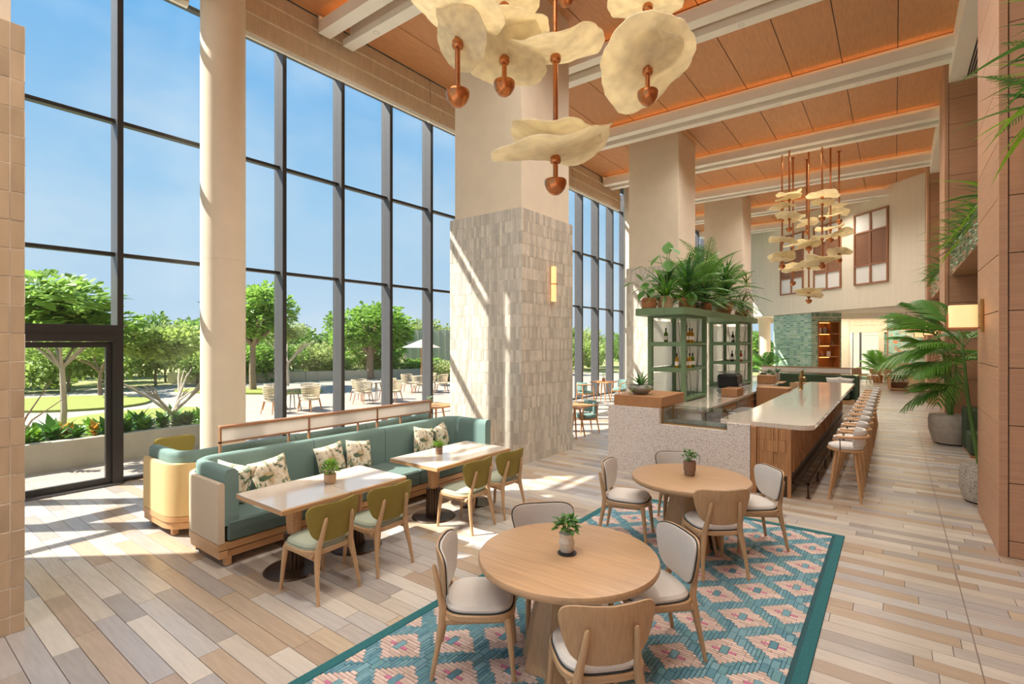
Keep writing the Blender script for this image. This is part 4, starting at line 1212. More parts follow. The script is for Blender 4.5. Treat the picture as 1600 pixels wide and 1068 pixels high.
# ================================================================ POTTED PLANTS
def strap(name, m, l, w, bend): return leaf_mesh(name, m, l, w, bend, .35, 8)
def frond_mesh(m, l, nl, ll, bend=.45, droop=.25, w=.02):
    g = G(); sp_ = []
    for i in range(9):
        t = i / 8; sp_.append(Vector((0, l * t * (1 - .18 * t), l * (.18 * t - bend * t * t))))
    g.tube(sp_, [.009 * (1 - .8 * i / 8) for i in range(9)], 5, 0)
    for k in range(nl):
        t = .22 + .78 * k / nl; i = min(int(t * 8), 7); q = t * 8 - i
        p = sp_[i].lerp(sp_[i + 1], q); tn = (sp_[i + 1] - sp_[i]).normalized()
        for s in (-1, 1):
            L_ = ll * math.sin(PI * min(1, .25 + .75 * t)) ** .7 * R.uniform(.85, 1.1)
            d = (Vector((s, 0, 0)) * .85 + tn * .75 + Vector((0, 0, .15))).normalized(); e2 = tn.cross(d).normalized()
            sd = d.cross(e2).normalized()
            pts = []
            for m_, wd in ((0, .35), (.35, 1), (.7, .75), (1, .05)):
                c = p + d * (L_ * m_) + Vector((0, 0, -droop * L_ * m_ * m_)); pts += [c + tn * (w * wd), c - tn * (w * wd)]
            g.add(pts, [(0, 1, 3, 2), (2, 3, 5, 4), (4, 5, 7, 6)], 1)
    return mesh('frond', g, ['stem', m], 60, fix=False)
FR_P = [frond_mesh('leaf_palm', 1.0, 14, .44, .42, .45, .026), frond_mesh('leaf_palm', 1.0, 13, .42, .7, .7, .027), frond_mesh('leaf', 1.0, 14, .40, .3, .4, .024)]
FR_F = [frond_mesh('leaf_palm', .5, 16, .11, .6, .3, .006), frond_mesh('leaf', .5, 14, .13, .45, .4, .008)]
ST = [strap('leaf', 'leaf', .42, .02, .55), strap('leaf', 'leaf_dark', .36, .028, .4), strap('leaf', 'leaf_olive', .34, .014, .6), strap('leaf', 'leaf_lime', .40, .018, .7)]
BIG = leaf_mesh('leaf', 'leaf', .30, .115, .12, .12, 8, .9); BIGD = leaf_mesh('leaf', 'leaf_dark', .34, .09, .2, .2, 8, .9)
SIL = leaf_mesh('leaf', 'leaf_silver', .06, .02, .3)
def put(parent, name, me, loc, az, el, s=1., roll=0):
    o = ob(name, me, None, parent, loc)
    o.rotation_euler = (Matrix.Rotation(az - HP, 3, 'Z') @ Matrix.Rotation(el, 3, 'X') @ Matrix.Rotation(roll, 3, 'Y')).to_euler(); o.scale = (s, s, s)
    return o
def rosette(parent, mes, n, base, el=(.1, 1.3), s=(.8, 1.2), h=0., name='leaf'):
    for k in range(n):
        q = (k + .5) / n
        put(parent, name, R.choice(mes), (base[0], base[1], base[2] + h * q), 2.399 * k + R.uniform(-.25, .25), el[0] + (el[1] - el[0]) * q + R.uniform(-.1, .1), R.uniform(*s))
def pot_thing(name, lab, loc, prof, pm_, grp, n=24):
    t = thing(name, lab, 'potted plant', loc, group=grp)
    ob('pot', G().lathe(prof, n), pm_, t); r, z = prof[-1]
    ob('soil', G().lathe([(.01, z - .02), (r * .93, z - .02)], 16), 'soil', t)
    return t, z
# bowl planter on the bar box
t, z = pot_thing('bowl_planter', 'wide grey bowl of spiky green leaves on the oak bar box', (-3.55, 8.45, 1.291), [(.08, 0), (.12, .012), (.21, .09), (.215, .12), (.19, .155), (.17, .16)], 'pot_grey', 'bar plants')
rosette(t, [ST[1], ST[0]], 26, (0, 0, z - .04), (.15, 1.35), (.75, 1.0))
# row of plants on the green slab
GP = 'potted plants on the green slab'
SLZ = 2.891
def stems_leaf(t, z, spec, me):
    for (az, ht, out, s, el) in spec:
        c, s_ = math.cos(az), math.sin(az)
        ob('leaf_stalk', G().tube([(0, 0, z - .03), (out * .35 * c, out * .35 * s_, z + ht * .6), (out * c, out * s_, z + ht)], [.009, .007, .005], 6), 'stem', t)
        put(t, 'leaf', me, (out * c, out * s_, z + ht), az, el, s)
t, z = pot_thing('potted_plant', 'terracotta pot of round fresh green leaves at the slab end over the bowl planter', (-4.12, 10.25, SLZ), [(.12, 0), (.15, .02), (.16, .15), (.15, .22), (.14, .23)], 'terracotta', GP)
stems_leaf(t, z, [(a, h, o, s, e_l) for a, h, o, s, e_l in ((3.6, .2, .2, .8, -.6), (4.4, .14, .18, .85, -.9), (5.2, .18, .2, .8, -.8), (3.3, .34, .34, .85, -.3), (4.8, .3, .2, .8, -.7), (1.6, .26, .2, .8, 0), (4.0, .36, .16, .7, .9))], BIG)
t, z = pot_thing('potted_plant', 'terracotta pot of glossy rosette leaves behind the basket pot', (-4.1, 11.1, SLZ), [(.11, 0), (.15, .1), (.15, .24), (.14, .25)], 'terracotta', GP)
rosette(t, [ST[0], ST[3], BIGD], 40, (0, 0, z), (.0, 1.4), (1.1, 1.7), .3)
t, z = pot_thing('potted_plant', 'terracotta pot of broad dark leaves on the window side of the slab', (-4.1, 13.4, SLZ), [(.11, 0), (.15, .1), (.15, .24), (.14, .25)], 'terracotta', GP)
rosette(t, [BIGD, ST[1]], 40, (0, 0, z), (.0, 1.4), (1.1, 1.6), .5)
t, z = pot_thing('potted_plant', 'patterned basket pot on legs with tall paddle leaves, tallest plant on the slab', (-3.78, 10.35, SLZ), [(.10, 0), (.12, .01), (.13, .12), (.13, .25), (.12, .26)], 'clay_band', GP)
stems_leaf(t, z, [(1.7, .88, .05, 1.05, 1.25), (5.9, .98, .10, 1.0, -.5), (4.0, .84, .16, 1.05, -.75), (5.2, .72, .10, 1.0, -.9), (3.7, .62, .5, .9, -.35), (.3, .62, .2, .9, .15), (3.9, .45, .3, .9, -.5), (2.2, .5, .3, .9, .2)], BIG)
rosette(t, [ST[0], ST[3]], 44, (0, 0, z), (.0, 1.4), (1.0, 1.6))
t, z = pot_thing('potted_plant', 'terracotta pot of dark straps with one big drooping round leaf', (-3.55, 10.95, SLZ), [(.1, 0), (.15, .08), (.15, .24), (.14, .25)], 'terracotta', GP)
rosette(t, [ST[1], ST[0]], 54, (0, 0, z), (.1, 1.4), (1.1, 1.7), .4); put(t, 'leaf', BIG, (.12, -.14, z + .1), -1.1, -1.1, 1.1)
t, z = pot_thing('potted_plant', 'terracotta pot with feathery palm fronds behind the straps', (-3.85, 11.75, SLZ), [(.11, 0), (.15, .1), (.15, .24), (.14, .25)], 'terracotta', GP)
rosette(t, FR_F, 30, (0, 0, z), (.1, 1.4), (1.7, 2.5), .35, 'frond')
t, z = pot_thing('potted_plant', 'small terracotta pot of arching grey green straps near the slab edge', (-3.48, 12.0, SLZ), [(.09, 0), (.13, .06), (.13, .18), (.12, .19)], 'terracotta', GP)
rosette(t, [ST[2], ST[1]], 60, (0, 0, z), (.0, 1.3), (1.0, 1.5), .3)
t, z = pot_thing('potted_plant', 'terracotta pot of airy yellow green palm at the slab middle', (-3.75, 12.9, SLZ), [(.12, 0), (.16, .1), (.16, .26), (.15, .27)], 'terracotta', GP)
rosette(t, FR_F[:1], 34, (0, 0, z), (.1, 1.4), (1.9, 2.9), .5, 'frond')
t, z = pot_thing('potted_plant', 'tapered terracotta pot of dense dark dracaena leaves', (-3.5, 13.9, SLZ), [(.09, 0), (.17, .2), (.17, .3), (.16, .31)], 'terracotta', GP)
rosette(t, [ST[1], ST[0]], 80, (0, 0, z), (.05, 1.45), (1.1, 1.7), .7)
t, z = pot_thing('potted_plant', 'terracotta pot of wispy fern fronds towards the far slab end', (-3.85, 14.8, SLZ), [(.11, 0), (.15, .1), (.15, .24), (.14, .25)], 'terracotta', GP)
rosette(t, FR_F, 30, (0, 0, z), (.0, 1.4), (1.9, 2.9), .5, 'frond')
t, z = pot_thing('potted_plant', 'round terracotta bowl of olive tinted spiky tufts at the far slab end', (-3.5, 15.6, SLZ), [(.08, 0), (.18, .08), (.19, .16), (.15, .22)], 'terracotta', GP)
rosette(t, [ST[2]], 60, (0, 0, z), (-.3, 1.4), (1.1, 1.6), .1); rosette(t, [ST[2]], 50, (0.1, .1, z + .45), (-.3, 1.4), (.9, 1.4), .4)
ob('stem', G().tube([(0, 0, z - .05), (.1, .1, z + .6)], .012, 6), 'bark', t)
# tall palms against the wooden wall
def palm(lab, loc, prof, pm_, fr, hh, stems):
    t, z = pot_thing('potted_palm', lab, loc, prof, pm_, 'tall palms along the wooden wall', 32)
    for (dx, dy, h) in stems:
        ob('cane', G().tube([(dx * .3, dy * .3, z - .03), (dx, dy, z + h * .5), (dx * 1.4, dy * 1.4, z + h)], [.028, .024, .016], 8), 'stem', t)
    for (k, (sx, az, h, el, s)) in enumerate(fr):
        dx, dy, _ = stems[sx]
        put(t, 'frond', FR_P[k % 3], (dx * 1.3, dy * 1.3, z + h), az, el, s)
palm('tall palm in a rough speckled stone pot beside the nearest wooden pilaster', (.98, 9.45, 0), [(.16, 0), (.22, .03), (.265, .2), (.265, .42), (.235, .52), (.22, .52)], 'pot_granite',
     [(0, 2.9, 1.62, .75, 1.2), (0, 3.3, 1.5, .35, 1.1), (0, 2.4, 1.5, .1, 1.0), (0, 3.8, 1.4, .0, .9), (0, 2.0, 1.3, -.2, .9), (0, 3.5, 1.1, -.3, .8), (0, 3.7, 1.25, .2, .8), (0, 3.1, 1.6, 1.0, 1.0), (0, 2.2, 1.7, .9, 1.1), (0, 3.9, 1.5, .45, .9), (0, 1.6, 1.6, .7, 1.0), (0, 3.0, 1.3, .15, .9), (0, 3.6, 1.0, .3, .8), (0, .9, 1.6, .8, .9), (0, 2.5, 1.1, .35, .8)], 0, [(-.16, .02, 1.65)])
palm('bushy palm in a smooth grey stone pot beside the green velvet stools', (.96, 14.45, 0), [(.22, 0), (.30, .04), (.37, .3), (.38, .52), (.36, .62), (.33, .63)], 'pot_stone',
     [(0, 3.1, 1.2, .7, 1.4), (0, 3.4, 1.4, .2, 1.2), (1, 2.7, 1.3, .1, 1.2), (2, 4.2, 1.4, .3, 1.2), (1, 3.8, 1.5, .9, 1.3), (2, 2.3, 1.0, -.1, 1.1), (0, 4.7, 1.2, .2, 1.1), (0, 3.7, 1.0, .4, 1.3), (1, 2.6, 1.5, .8, 1.5), (1, 4.4, 1.2, .6, 1.1), (2, 2.5, 1.4, .6, 1.2), (2, 3.3, 1.5, .95, 1.6), (0, 5.2, 1.0, .6, 1.0), (1, .7, 1.2, .6, 1.1), (2, 4.0, .7, .3, 1.0), (0, 2.9, .5, .2, .9), (1, 3.4, .4, .1, .9), (2, 5.9, 1.1, .6, 1.0)],
     0, [(.0, .0, 1.3), (-.08, .06, 1.5), (.08, .06, 1.4)])
for (x, y, w, h, lab) in ((1.32, 13.95, .20, .85, 'tall dark green velvet block seat behind the smooth stone pot'), (1.32, 13.2, .19, .46, 'low dark green velvet block stool before the tall one')):
    t = thing('block_stool', lab, 'stool', (x, y, 0), group='green velvet stools')
    ob('upholstery', G().box(-w, w, -.3, .3, .05, h, ch=.03), 'green_dark', t); ob('plinth', G().box(-w + .02, w - .02, -.28, .28, 0, .05), 'bar_wood', t, smooth=0)
# box sconces on the pilasters
def box_sconce(x, y, lab):
    t = thing('wall_sconce', lab, 'wall lamp', (x, y, 2.38), group='linen drum sconces on the wooden pilasters')
    ob('back_plate', G().box(-.03, 0, -.05, .05, -.06, .34, ch=.005), 'brass', t, smooth=0)
    ob('arm', G().box(-.33, -.03, -.02, .02, -.02, .0).box(-.345, -.325, -.02, .02, -.02, .17), 'copper', t, smooth=0)
    ob('shade', rings([[(px_ - .19, py_, z) for px_, py_ in superell(.135, .13, 4, 28)] for z in (.0, .27)]), 'shade', t)
box_sconce(.86, 8.35, 'glowing linen sconce on the nearest wooden pilaster beside the palm')
box_sconce(.93, 16.9, 'glowing linen sconce half behind palm fronds on the second pilaster')
box_sconce(.93, 24.6, 'small glowing linen sconce far down on the last pilaster')
# planting in the wall troughs
for n_, (ya, yb) in enumerate(TROUGH):
    npl = (5, 9, 9)[n_]
    for k in range(npl):
        y = ya + .85 + (yb - ya - 1.7) * k / max(1, npl - 1)
        if n_ == 0: y = 4.85 + .38 * k
        t = thing('trough_plant', ('leafy strap plant and pale trailing ivy in the wall trough before the first pilaster', 'leafy strap plant and pale trailing ivy in the trough behind the nearest pilaster',
                                   'leafy strap plant and pale trailing ivy in the far wall trough')[n_], 'plant', (1.12 + .12 * (k % 2), y, 4.22), 0, ('plants in the first wall trough', 'plants in the second wall trough', 'plants in the third wall trough')[n_])
        rosette(t, [ST[0], ST[3], ST[1]], 20 if n_ < 2 else 12, (0, 0, 0), (-.1, 1.3), (1.2, 1.9))
        rosette(t, FR_F, 5, (0, 0, 0), (.1, 1.2), (.9, 1.4), 0, 'frond')
        for q in range(44 if n_ < 2 else 12):
            dz = .06 - .55 * R.random()
            put(t, 'ivy_leaf', SIL, (-.09 - .12 * (k % 2) - .03 * R.random(), R.uniform(-.2, .2), dz), PI + R.uniform(-1, 1), R.uniform(-1.3, .2), R.uniform(.9, 1.6))

# ================================================================ WINDOW SIDE ARMCHAIRS AND TABLES
def make_armchair(label):
    t = thing('armchair', label, 'armchair', group='green armchairs by the windows')
    ob('seat', pad(.25, .25, .36, .46, 3), 'teal_fabric', t)
    lp = []
    for k in range(13):
        a = math.radians(200 + 140 * k / 12); c, s = math.cos(a), math.sin(a)
        lp.append([(r * c, r * s, z) for r, z in ((.25, .47), (.29, .47), (.31, .72), (.29, .76), (.265, .74))])
    ob('back_pad', rings(lp), 'teal_fabric', t, smooth=60)
    ob('arm_band', G().tube([(.27, .16, .62)] + [(.31 * math.cos(math.radians(a)), .31 * math.sin(math.radians(a)), .68) for a in range(360, 179, -15)] + [(-.27, .16, .62)], .018, 8), 'teak', t)
    for sx in (-1, 1):
        ob('front_leg', G().tube([(sx * .27, .16, .63), (sx * .25, .2, .3), (sx * .26, .23, 0)], [.016, .02, .013], 8), 'teak', t)
        ob('rear_leg', G().tube([(sx * .2, -.24, .67), (sx * .19, -.22, .35), (sx * .22, -.28, 0)], [.015, .02, .013], 8), 'teak', t)
    ob('seat_frame', G().box(-.24, .24, -.22, .22, .32, .36, ch=.01), 'teak', t)
    return t
def cafe_table(loc, lab, r=.36, m='teak', grp='wooden tables by the windows'):
    t = thing('cafe_table', lab, 'table', loc, group=grp)
    ob('tabletop', G().box(-r, r, -r, r, .71, .745, ch=.006), m, t, smooth=0)
    for sx in (-1, 1):
        for sy in (-1, 1): ob('leg', G().tube([(sx * .1, sy * .1, .71), (sx * .2, sy * .2, 0)], [.022, .016], 8), m, t)
    return t
a0 = make_armchair('green armchair at the table just past the broad tiled pillar')
a0.location = (-6.05, 11.0, 0); a0.rotation_euler = (0, 0, 2.5)
dup(a0, (-6.55, 10.0, 0), -.4, 'green armchair hidden behind the broad pillar edge, facing its twin')
dup(a0, (-8.35, 17.9, 0), 2.6, 'green armchair at the far window table, its back to the round column')
dup(a0, (-8.9, 16.2, 0), -.5, 'green armchair at the far window table, half behind the tabletop')
dup(a0, (-8.55, 9.35, 0), 2.7, 'green armchair by the glass, peeping past the near edge of the tiled pillar')
dup(a0, (-8.6, 7.4, 0), .2, 'green armchair on the window side behind the screen divider end')
cafe_table((-5.95, 10.25, 0), 'square dark topped table just past the broad tiled pillar')
cafe_table((-8.6, 17.0, 0), 'square wooden table by the far windows')
cafe_table((-8.5, 8.35, 0), 'square wooden table by the glass holding a tiny succulent', .38)
potted('succulent_pot', 'tiny grey succulent standing on the window table behind the screen', (-8.55, 8.2, .746), [(.03, 0), (.045, .03), (.045, .07)], 'pot_stone', bushy(SIL, 30, .06, .14), 'window table pots')
potted('succulent_pot', 'small green plant standing on the far window table', (-8.6, 17.05, .746), [(.04, 0), (.06, .04), (.06, .12)], 'terracotta', bushy(lf_lime, 40, .12, .25), 'window table pots')

# ================================================================ FAR SEATING BEYOND THE BAR
fs_ = thing('far_sofa', 'green velvet banquette with pale screen top beyond the bar end', 'sofa', (-4.25, 21.4, 0))
ob('back', G().box(0, 3.15, .5, .68, .15, 1.0, ch=.03), 'green_dark', fs_); ob('seat', G().box(.1, 3.0, -.1, .5, .2, .45, ch=.03), 'green_dark', fs_)
ob('end_panel', G().box(3.15, 3.25, -.15, .7, .0, 1.0, ch=.02), 'green_dark', fs_); ob('plinth', G().box(.05, 3.15, 0, .6, 0, .15), 'honey', fs_, smooth=0)
ob('screen_frame', G().box(0, 3.2, .72, .76, 1.02, 1.05).box(0, 3.2, .72, .76, 1.22, 1.26).box(3.0, 3.3, .70, .78, 1.02, 1.26), 'screen_frame', fs_, smooth=0)
for k in range(2): ob('screen_panel', G().box(.02 + 1.5 * k, 1.47 + 1.5 * k, .73, .75, 1.05, 1.22), 'screen_panel', fs_, smooth=0)
for k in range(3): ob('screen_post', G().box(.02 + 1.5 * k, .05 + 1.5 * k, .72, .76, 0, 1.05), 'screen_frame', fs_, smooth=0)
pw = pillow_mesh('pillow_white', 'white_fabric', .24)
pillow(-1.75, 21.72, .70, PI, -.2, .1, 'white cushion on the green banquette beside its open end', pw)
pillow(-1.40, 21.68, .70, PI + .1, -.25, -.1, 'white cushion at the very end of the green banquette', pw)
for k, (x, lab) in enumerate(((-3.6, 'pale oak table before the green banquette, flower vases on it'), (-2.5, 'pale oak table before the green banquette next to the white cushions'))):
    cafe_table((x, 20.7, 0), lab, .4, 'oak', 'tables at the green banquette')
for x, y, rz, lab in ((-3.55, 19.9, 0.1, 'beige backed chair at the green banquette, left of its twin behind the bar taps'), (-2.6, 19.9, -.1, 'beige backed chair at the green banquette nearer the open end')):
    dup(bch, (x, y, 0), rz, lab, 'chairs at the green banquette')
vlist = ((-3.72, 20.7, 'white round vase of broad leaves on the banquette table', 'pot_white', .09), (-3.45, 20.75, 'speckled grey vase of leaves on the banquette table', 'pot_stone', .1), (-3.58, 20.55, 'small white cup vase before the larger vases on the banquette table', 'white', .05))
for x, y, lab, m, r in vlist:
    t, z = pot_thing('leaf_vase', lab, (x, y, .746), [(r * .6, 0), (r, r), (r, 2.6 * r), (r * .7, 3.4 * r)], m, 'vases on the banquette table'); rosette(t, [BIGD], 7, (0, 0, z), (.1, 1.2), (.5, .8))
t, z = pot_thing('potted_palm', 'bright palm seen behind the banquette by the far window', (-5.6, 30.2, 0), [(.2, 0), (.26, .3), (.24, .4)], 'pot_white', 'far palms'); rosette(t, FR_P, 14, (0, 0, z), (.4, 1.4), (1.0, 1.5), .3, 'frond')
t, z = pot_thing('potted_palm', 'dark green fern palm beside the framed painting', (-.75, 34.2, 0), [(.2, 0), (.26, .3), (.24, .4)], 'terracotta', 'far palms'); rosette(t, FR_P, 16, (0, 0, z), (.3, 1.4), (1.0, 1.4), .3, 'frond')
# far room: painting, rust banquette, curtain, cabinet, pendant
pt = thing('framed_painting', 'large framed painting of orange blossoms on green, hung on the green tiles', 'painting', (-.35, Y1 - .03, 1.36))
ob('frame', G().box(0, 2.62, -.05, .0, 0, .06).box(0, 2.62, -.05, 0, 1.52, 1.58).box(0, .06, -.05, 0, .06, 1.52).box(2.56, 2.62, -.05, 0, .06, 1.52), 'shutter_wood', pt, smooth=0)
ob('canvas', G().box(.06, 2.56, -.03, -.005, .06, 1.52), 'painting', pt, smooth=0)
rb = thing('rust_banquette', 'rust coloured banquette along the green tiled far wall', 'sofa', (-.3, 35.12, 0))
ob('back', G().box(0, 2.65, .55, .8, .1, 1.02, ch=.06), 'rust_fabric', rb); ob('seat', G().box(0, 2.65, 0, .6, .1, .45, ch=.04), 'rust_fabric', rb)
for k in range(4): pillow(.2 + .55 * k, 35.45, .68, PI + .1 * k, -.2, .1 * (k % 2), ('leaf print cushion on the rust banquette nearest the palm', 'leaf print cushion second along the rust banquette', 'leaf print cushion third along the rust banquette', 'leaf print cushion furthest along the rust banquette')[k], pil, .9)
for k, x in enumerate((-.5, .6)):
    cafe_table((x, 33.6, 0), ('small table before the rust banquette beside the window', 'small table before the rust banquette under the painting')[k], .38, 'bar_wood', 'far room tables')
for k, (x, y, rz) in enumerate(((-.9, 32.6, .4), (-.15, 32.4, -.2), (.6, 32.5, .0), (-1.3, 33.8, -1.4))):
    dup(bch, (x, y, 0), rz, ('pale chair in the far room turned towards the window', 'pale chair in the far room before the rust banquette', 'pale chair in the far room under the small pendant', 'pale chair in the far room against the curtain')[k], 'chairs of the far room')
cu = thing('roman_blind', 'plain beige blind with curtain strips over the far room window', 'blind', (-2.1, Y1 - .12, 2.75))
ob('blind_fold', G().box(0, 1.75, 0, .06, 0, .42, ch=.01).box(0, 1.75, -.02, .06, .42, .75, ch=.01), 'blind', cu); ob('curtain_strip', G().box(1.35, 1.62, .0, .06, -2.72, 0), 'blind', cu); ob('curtain_strip', G().box(.0, .12, .0, .06, -2.72, 0), 'white', cu)
cb = thing('service_cabinet', 'rounded pale cabinet with open oak shelves at the end of the aisle', 'cabinet', (-.25, 28.6, 0), -.1)
ob('body', G().box(.0, .12, 0, .6, .08, .72).box(.12, .75, .5, .6, .08, .72).box(.12, .75, 0, .5, .08, .12).box(.12, .75, 0.02, .5, .40, .43), 'honey', cb, smooth=0)
ob('drum', G().prism(arc(1.05, .3, .38, -180, 180, 24)[:-1], .08, .72), 'sand_fabric', cb); ob('plinth', G().box(.1, 1.35, .05, .55, 0, .08), 'bar_wood', cb, smooth=0)
ob('worktop', G().box(-.03, 1.46, -.06, .66, .72, .76, ch=.02), 'white', cb); ob('upstand', G().box(.1, 1.46, .5, .62, .76, .98), 'white', cb, smooth=0)
for k in range(3): tag(ob('bread_basket', G().lathe([(.06, 0), (.08, .08), (.07, .1)], 12), 'white', None, (.02 + .19 * k, 28.8 - .019 * k, .435)), ('pale bowl on the cabinet shelf nearest the open end', 'pale bowl in the middle of the cabinet shelf', 'pale bowl on the cabinet shelf beside the drum')[k], 'bowl')
fp = thing('pendant_lamp', 'small woven pendant glowing in front of the painting', 'pendant lamp', (.45, 31.6, 0))
ob('cord', G().tube([(0, 0, 2.5), (0, 0, 3.7)], .008, 5), 'black', fp); ob('shade', G().lathe([(.05, 2.5), (.25, 2.36), (.3, 2.2)], 20, caps=False), 'rattan', fp); ob('bulb', G().lathe([(.02, 2.38), (.06, 2.3), (.02, 2.22)], 12), 'shelf_glow', fp)

# ================================================================ OUTDOORS
gr = ob('ground', G().box(-160, -9.75, -80, 140, -.6, -.13), 'ground', kind='structure', smooth=0)
ob('ground_far', G().box(-9.75, 60, Y1 + .3, 140, -.6, -.13), 'ground', gr, smooth=0)
ter = ob('terrace', G().box(-31, -9.75, -14, 34, -.125, -.055), 'path', kind='structure', smooth=0)
pvm = mesh('paving_slab', G().box(0, .594, 0, .594, 0, .04, ch=.003), 'paving', 0)
for i in range(3):
    for j in range(16):
        ob('paving_slab', pvm, None, ter, (-11.55 + .6 * i, -1.2 + .6 * j, -.052))
big = mesh('paving_slab', G().box(0, 1.19, 0, 1.19, 0, .02, ch=.003), 'paving', 0)
for i in range(6):
    for j in range(10): ob('paving_slab', big, None, ter, (-18.8 + 1.2 * i, 6.6 + 1.2 * j, -.054))
def lawnshape(pts, z=.0):
    return G().prism(pts, -.06, z)
def ell(cx, cy_, a, b, rot, n=28):
    return [(cx + a * math.cos(q) * math.cos(rot) - b * math.sin(q) * math.sin(rot), cy_ + a * math.cos(q) * math.sin(rot) + b * math.sin(q) * math.cos(rot)) for q in [2 * PI * k / n for k in range(n)]]
for k, (cx_, cy2, a, b, rt) in enumerate(((-24, 5.0, 3.0, 2.2, .3), (-18.2, 5.4, 1.3, 1.9, .2), (-23.5, 11.2, 3.6, 1.2, .5))):
    ob('lawn', lawnshape(ell(cx_, cy2, a, b, rt), .02), 'lawn', ter)
# low concrete planter along the terrace
pl = thing('concrete_planter', 'long low concrete planter outside the glass door', 'planter', (-11.6, -1.5, -.05))
ob('front_wall', G().box(-.2, 0, 0, 6.75, 0, .52, ch=.008), 'concrete', pl, smooth=0)
ob('end_wall', G().box(-2.6, -.2, 6.55, 6.75, 0, .40, ch=.008), 'concrete', pl, smooth=0)
ob('rear_wall', G().box(-2.8, -2.6, 0, 6.75, 0, .40, ch=.008), 'concrete', pl, smooth=0)
ob('soil', G().box(-2.6, -.2, 0, 6.55, .2, .38), 'soil', pl, smooth=0)
cw = thing('seat_kerb', 'pale curved seat kerb at the far side of the terrace', 'kerb', (0, 0, -.06))
cpts = [(-24.2, 22.5), (-25.6, 19.4), (-27.4, 16.4), (-29.8, 13.4), (-32.5, 11.2)]
for a, b in zip(cpts, cpts[1:]):
    ob('wall_segment', G().sweep([a, b], [(-.2, 0), (-.2, .55), (.2, .55), (.2, 0)]), 'concrete', cw, smooth=0)
# planting
def leafball(m, n, rx, rz, ls, seed, hollow=.55, squash=1.):
    rr = random.Random(seed); vs = []; fs = []
    lumps = [(rr.gauss(0, .42), rr.gauss(0, .42), rr.uniform(-.5, .6), rr.uniform(.35, .6)) for _ in range(14)]
    while len(fs) < n * 2:
        l_ = rr.choice(lumps); d = Vector((rr.gauss(0, 1), rr.gauss(0, 1), rr.gauss(0, 1))).normalized()
        p = Vector(l_[:3]) + d * (l_[3] * (hollow + (1 - hollow) * rr.random()))
        p = Vector((p.x * rx, p.y * rx, p.z * rz)); q = (d + Vector((rr.uniform(-.8, .8), rr.uniform(-.8, .8), rr.uniform(-.3, .9)))).normalized()
        s_ = q.cross(Vector((rr.random(), rr.random(), rr.random()))).normalized(); L_ = ls * rr.uniform(.6, 1.3); w = L_ * .28
        o = len(vs); up_ = q.cross(s_) * (.2 * w)
        vs += [p, p + q * (L_ * .5) + s_ * w + up_, p + q * L_ - Vector((0, 0, .15 * L_)), p + q * (L_ * .5) - s_ * w + up_]
        fs += [(o, o + 1, o + 2), (o, o + 2, o + 3)]
    g = G(); g.v = [tuple(v) for v in vs]; g.f = [list(f) for f in fs]; g.m = [0] * len(fs)
    return mesh('foliage', g, m, 0, fix=False)
FB = [leafball('tree_a', 2600, 1, 1, .20, 1), leafball('tree_b', 2600, 1, 1, .17, 2), leafball('tree_c', 2600, 1, 1, .18, 3), leafball('tree_d', 2400, 1, 1, .16, 4)]
FBL = [leafball('tree_a', 1500, 1, 1, .34, 5, .7), leafball('tree_b', 1400, 1, 1, .3, 6, .7)]
def trunk(h, r, br, spread, seed, bare=0):
    rr = random.Random(seed); g = G()
    g.tube([(0, 0, 0), (.03, .02, h * .4), (0, 0, h)], [r, r * .85, r * .7], 8)
    for k in range(br):
        a = 2.4 * k + rr.random(); q = spread * rr.uniform(.6, 1)
        m = Vector((q * .45 * math.cos(a), q * .45 * math.sin(a), h + q * .35)); e2 = Vector((q * math.cos(a), q * math.sin(a), h + q * rr.uniform(.6, 1.1)))
        g.tube([(0, 0, h * .92), m, e2], [r * .55, r * .4, r * .15], 6)
        for j in range(2 + bare):
            b = a + rr.uniform(-.9, .9); g.tube([m, m.lerp(e2, .5) + Vector((q * .25 * math.cos(b), q * .25 * math.sin(b), q * .15)), e2 + Vector((q * .4 * math.cos(b), q * .4 * math.sin(b), q * .1))], [r * .3, r * .2, r * .08], 5)
    return g
def tree(name, lab, loc, h, r, crown, bm_, fb, grp, seed, br=6, spread=None, bare=0):
    t = thing(name, lab, 'tree', loc, R.uniform(0, 6), grp)
    ob('trunk', trunk(h, r, br, spread or crown[0] * .8, seed, bare), bm_, t)
    for (dx, dy, dz, rx, rz) in crown[1]:
        ob('crown', fb, None, t, (dx, dy, dz), (0, 0, R.uniform(0, 6)), (rx, rx, rz))
GTR = 'trees of the garden'
tree('garden_tree', 'round crowned young tree in the concrete planter outside the glass door', (-12.6, 2.55, .33), 1.5, .06, (1.0, [(0, 0, 2.65, .80, .42), (.15, .2, 2.2, .85, .35)]), 'bark_pale', FBL[0], GTR, 21, 7, .8)
tree('garden_tree', 'pale branching small tree in the planter with sparse large leaves', (-12.5, 4.35, .33), .35, .07, (.9, [(-.3, -.3, 1.75, .55, .35), (.25, .5, 1.85, .5, .38)]), 'bark_pale', FBL[1], GTR, 22, 5, .95, 2)
tree('garden_tree', 'dark trunked tree on the oval lawn behind the outdoor chairs', (-23.6, 11.5, 0), 2.2, .16, (2.0, [(0, 0, 3.7, 1.5, 1.2), (.3, .3, 3.0, 1.4, .9)]), 'bark', FB[0], GTR, 23)
tree('garden_tree', 'bare limbed pale tree beside the dark trunked lawn tree', (-24.4, 13.6, 0), 1.2, .10, (1.5, [(0, 0, 2.6, 1.0, .6)]), 'bark_pale', FB[3], GTR, 24, 6, 1.4, 2)
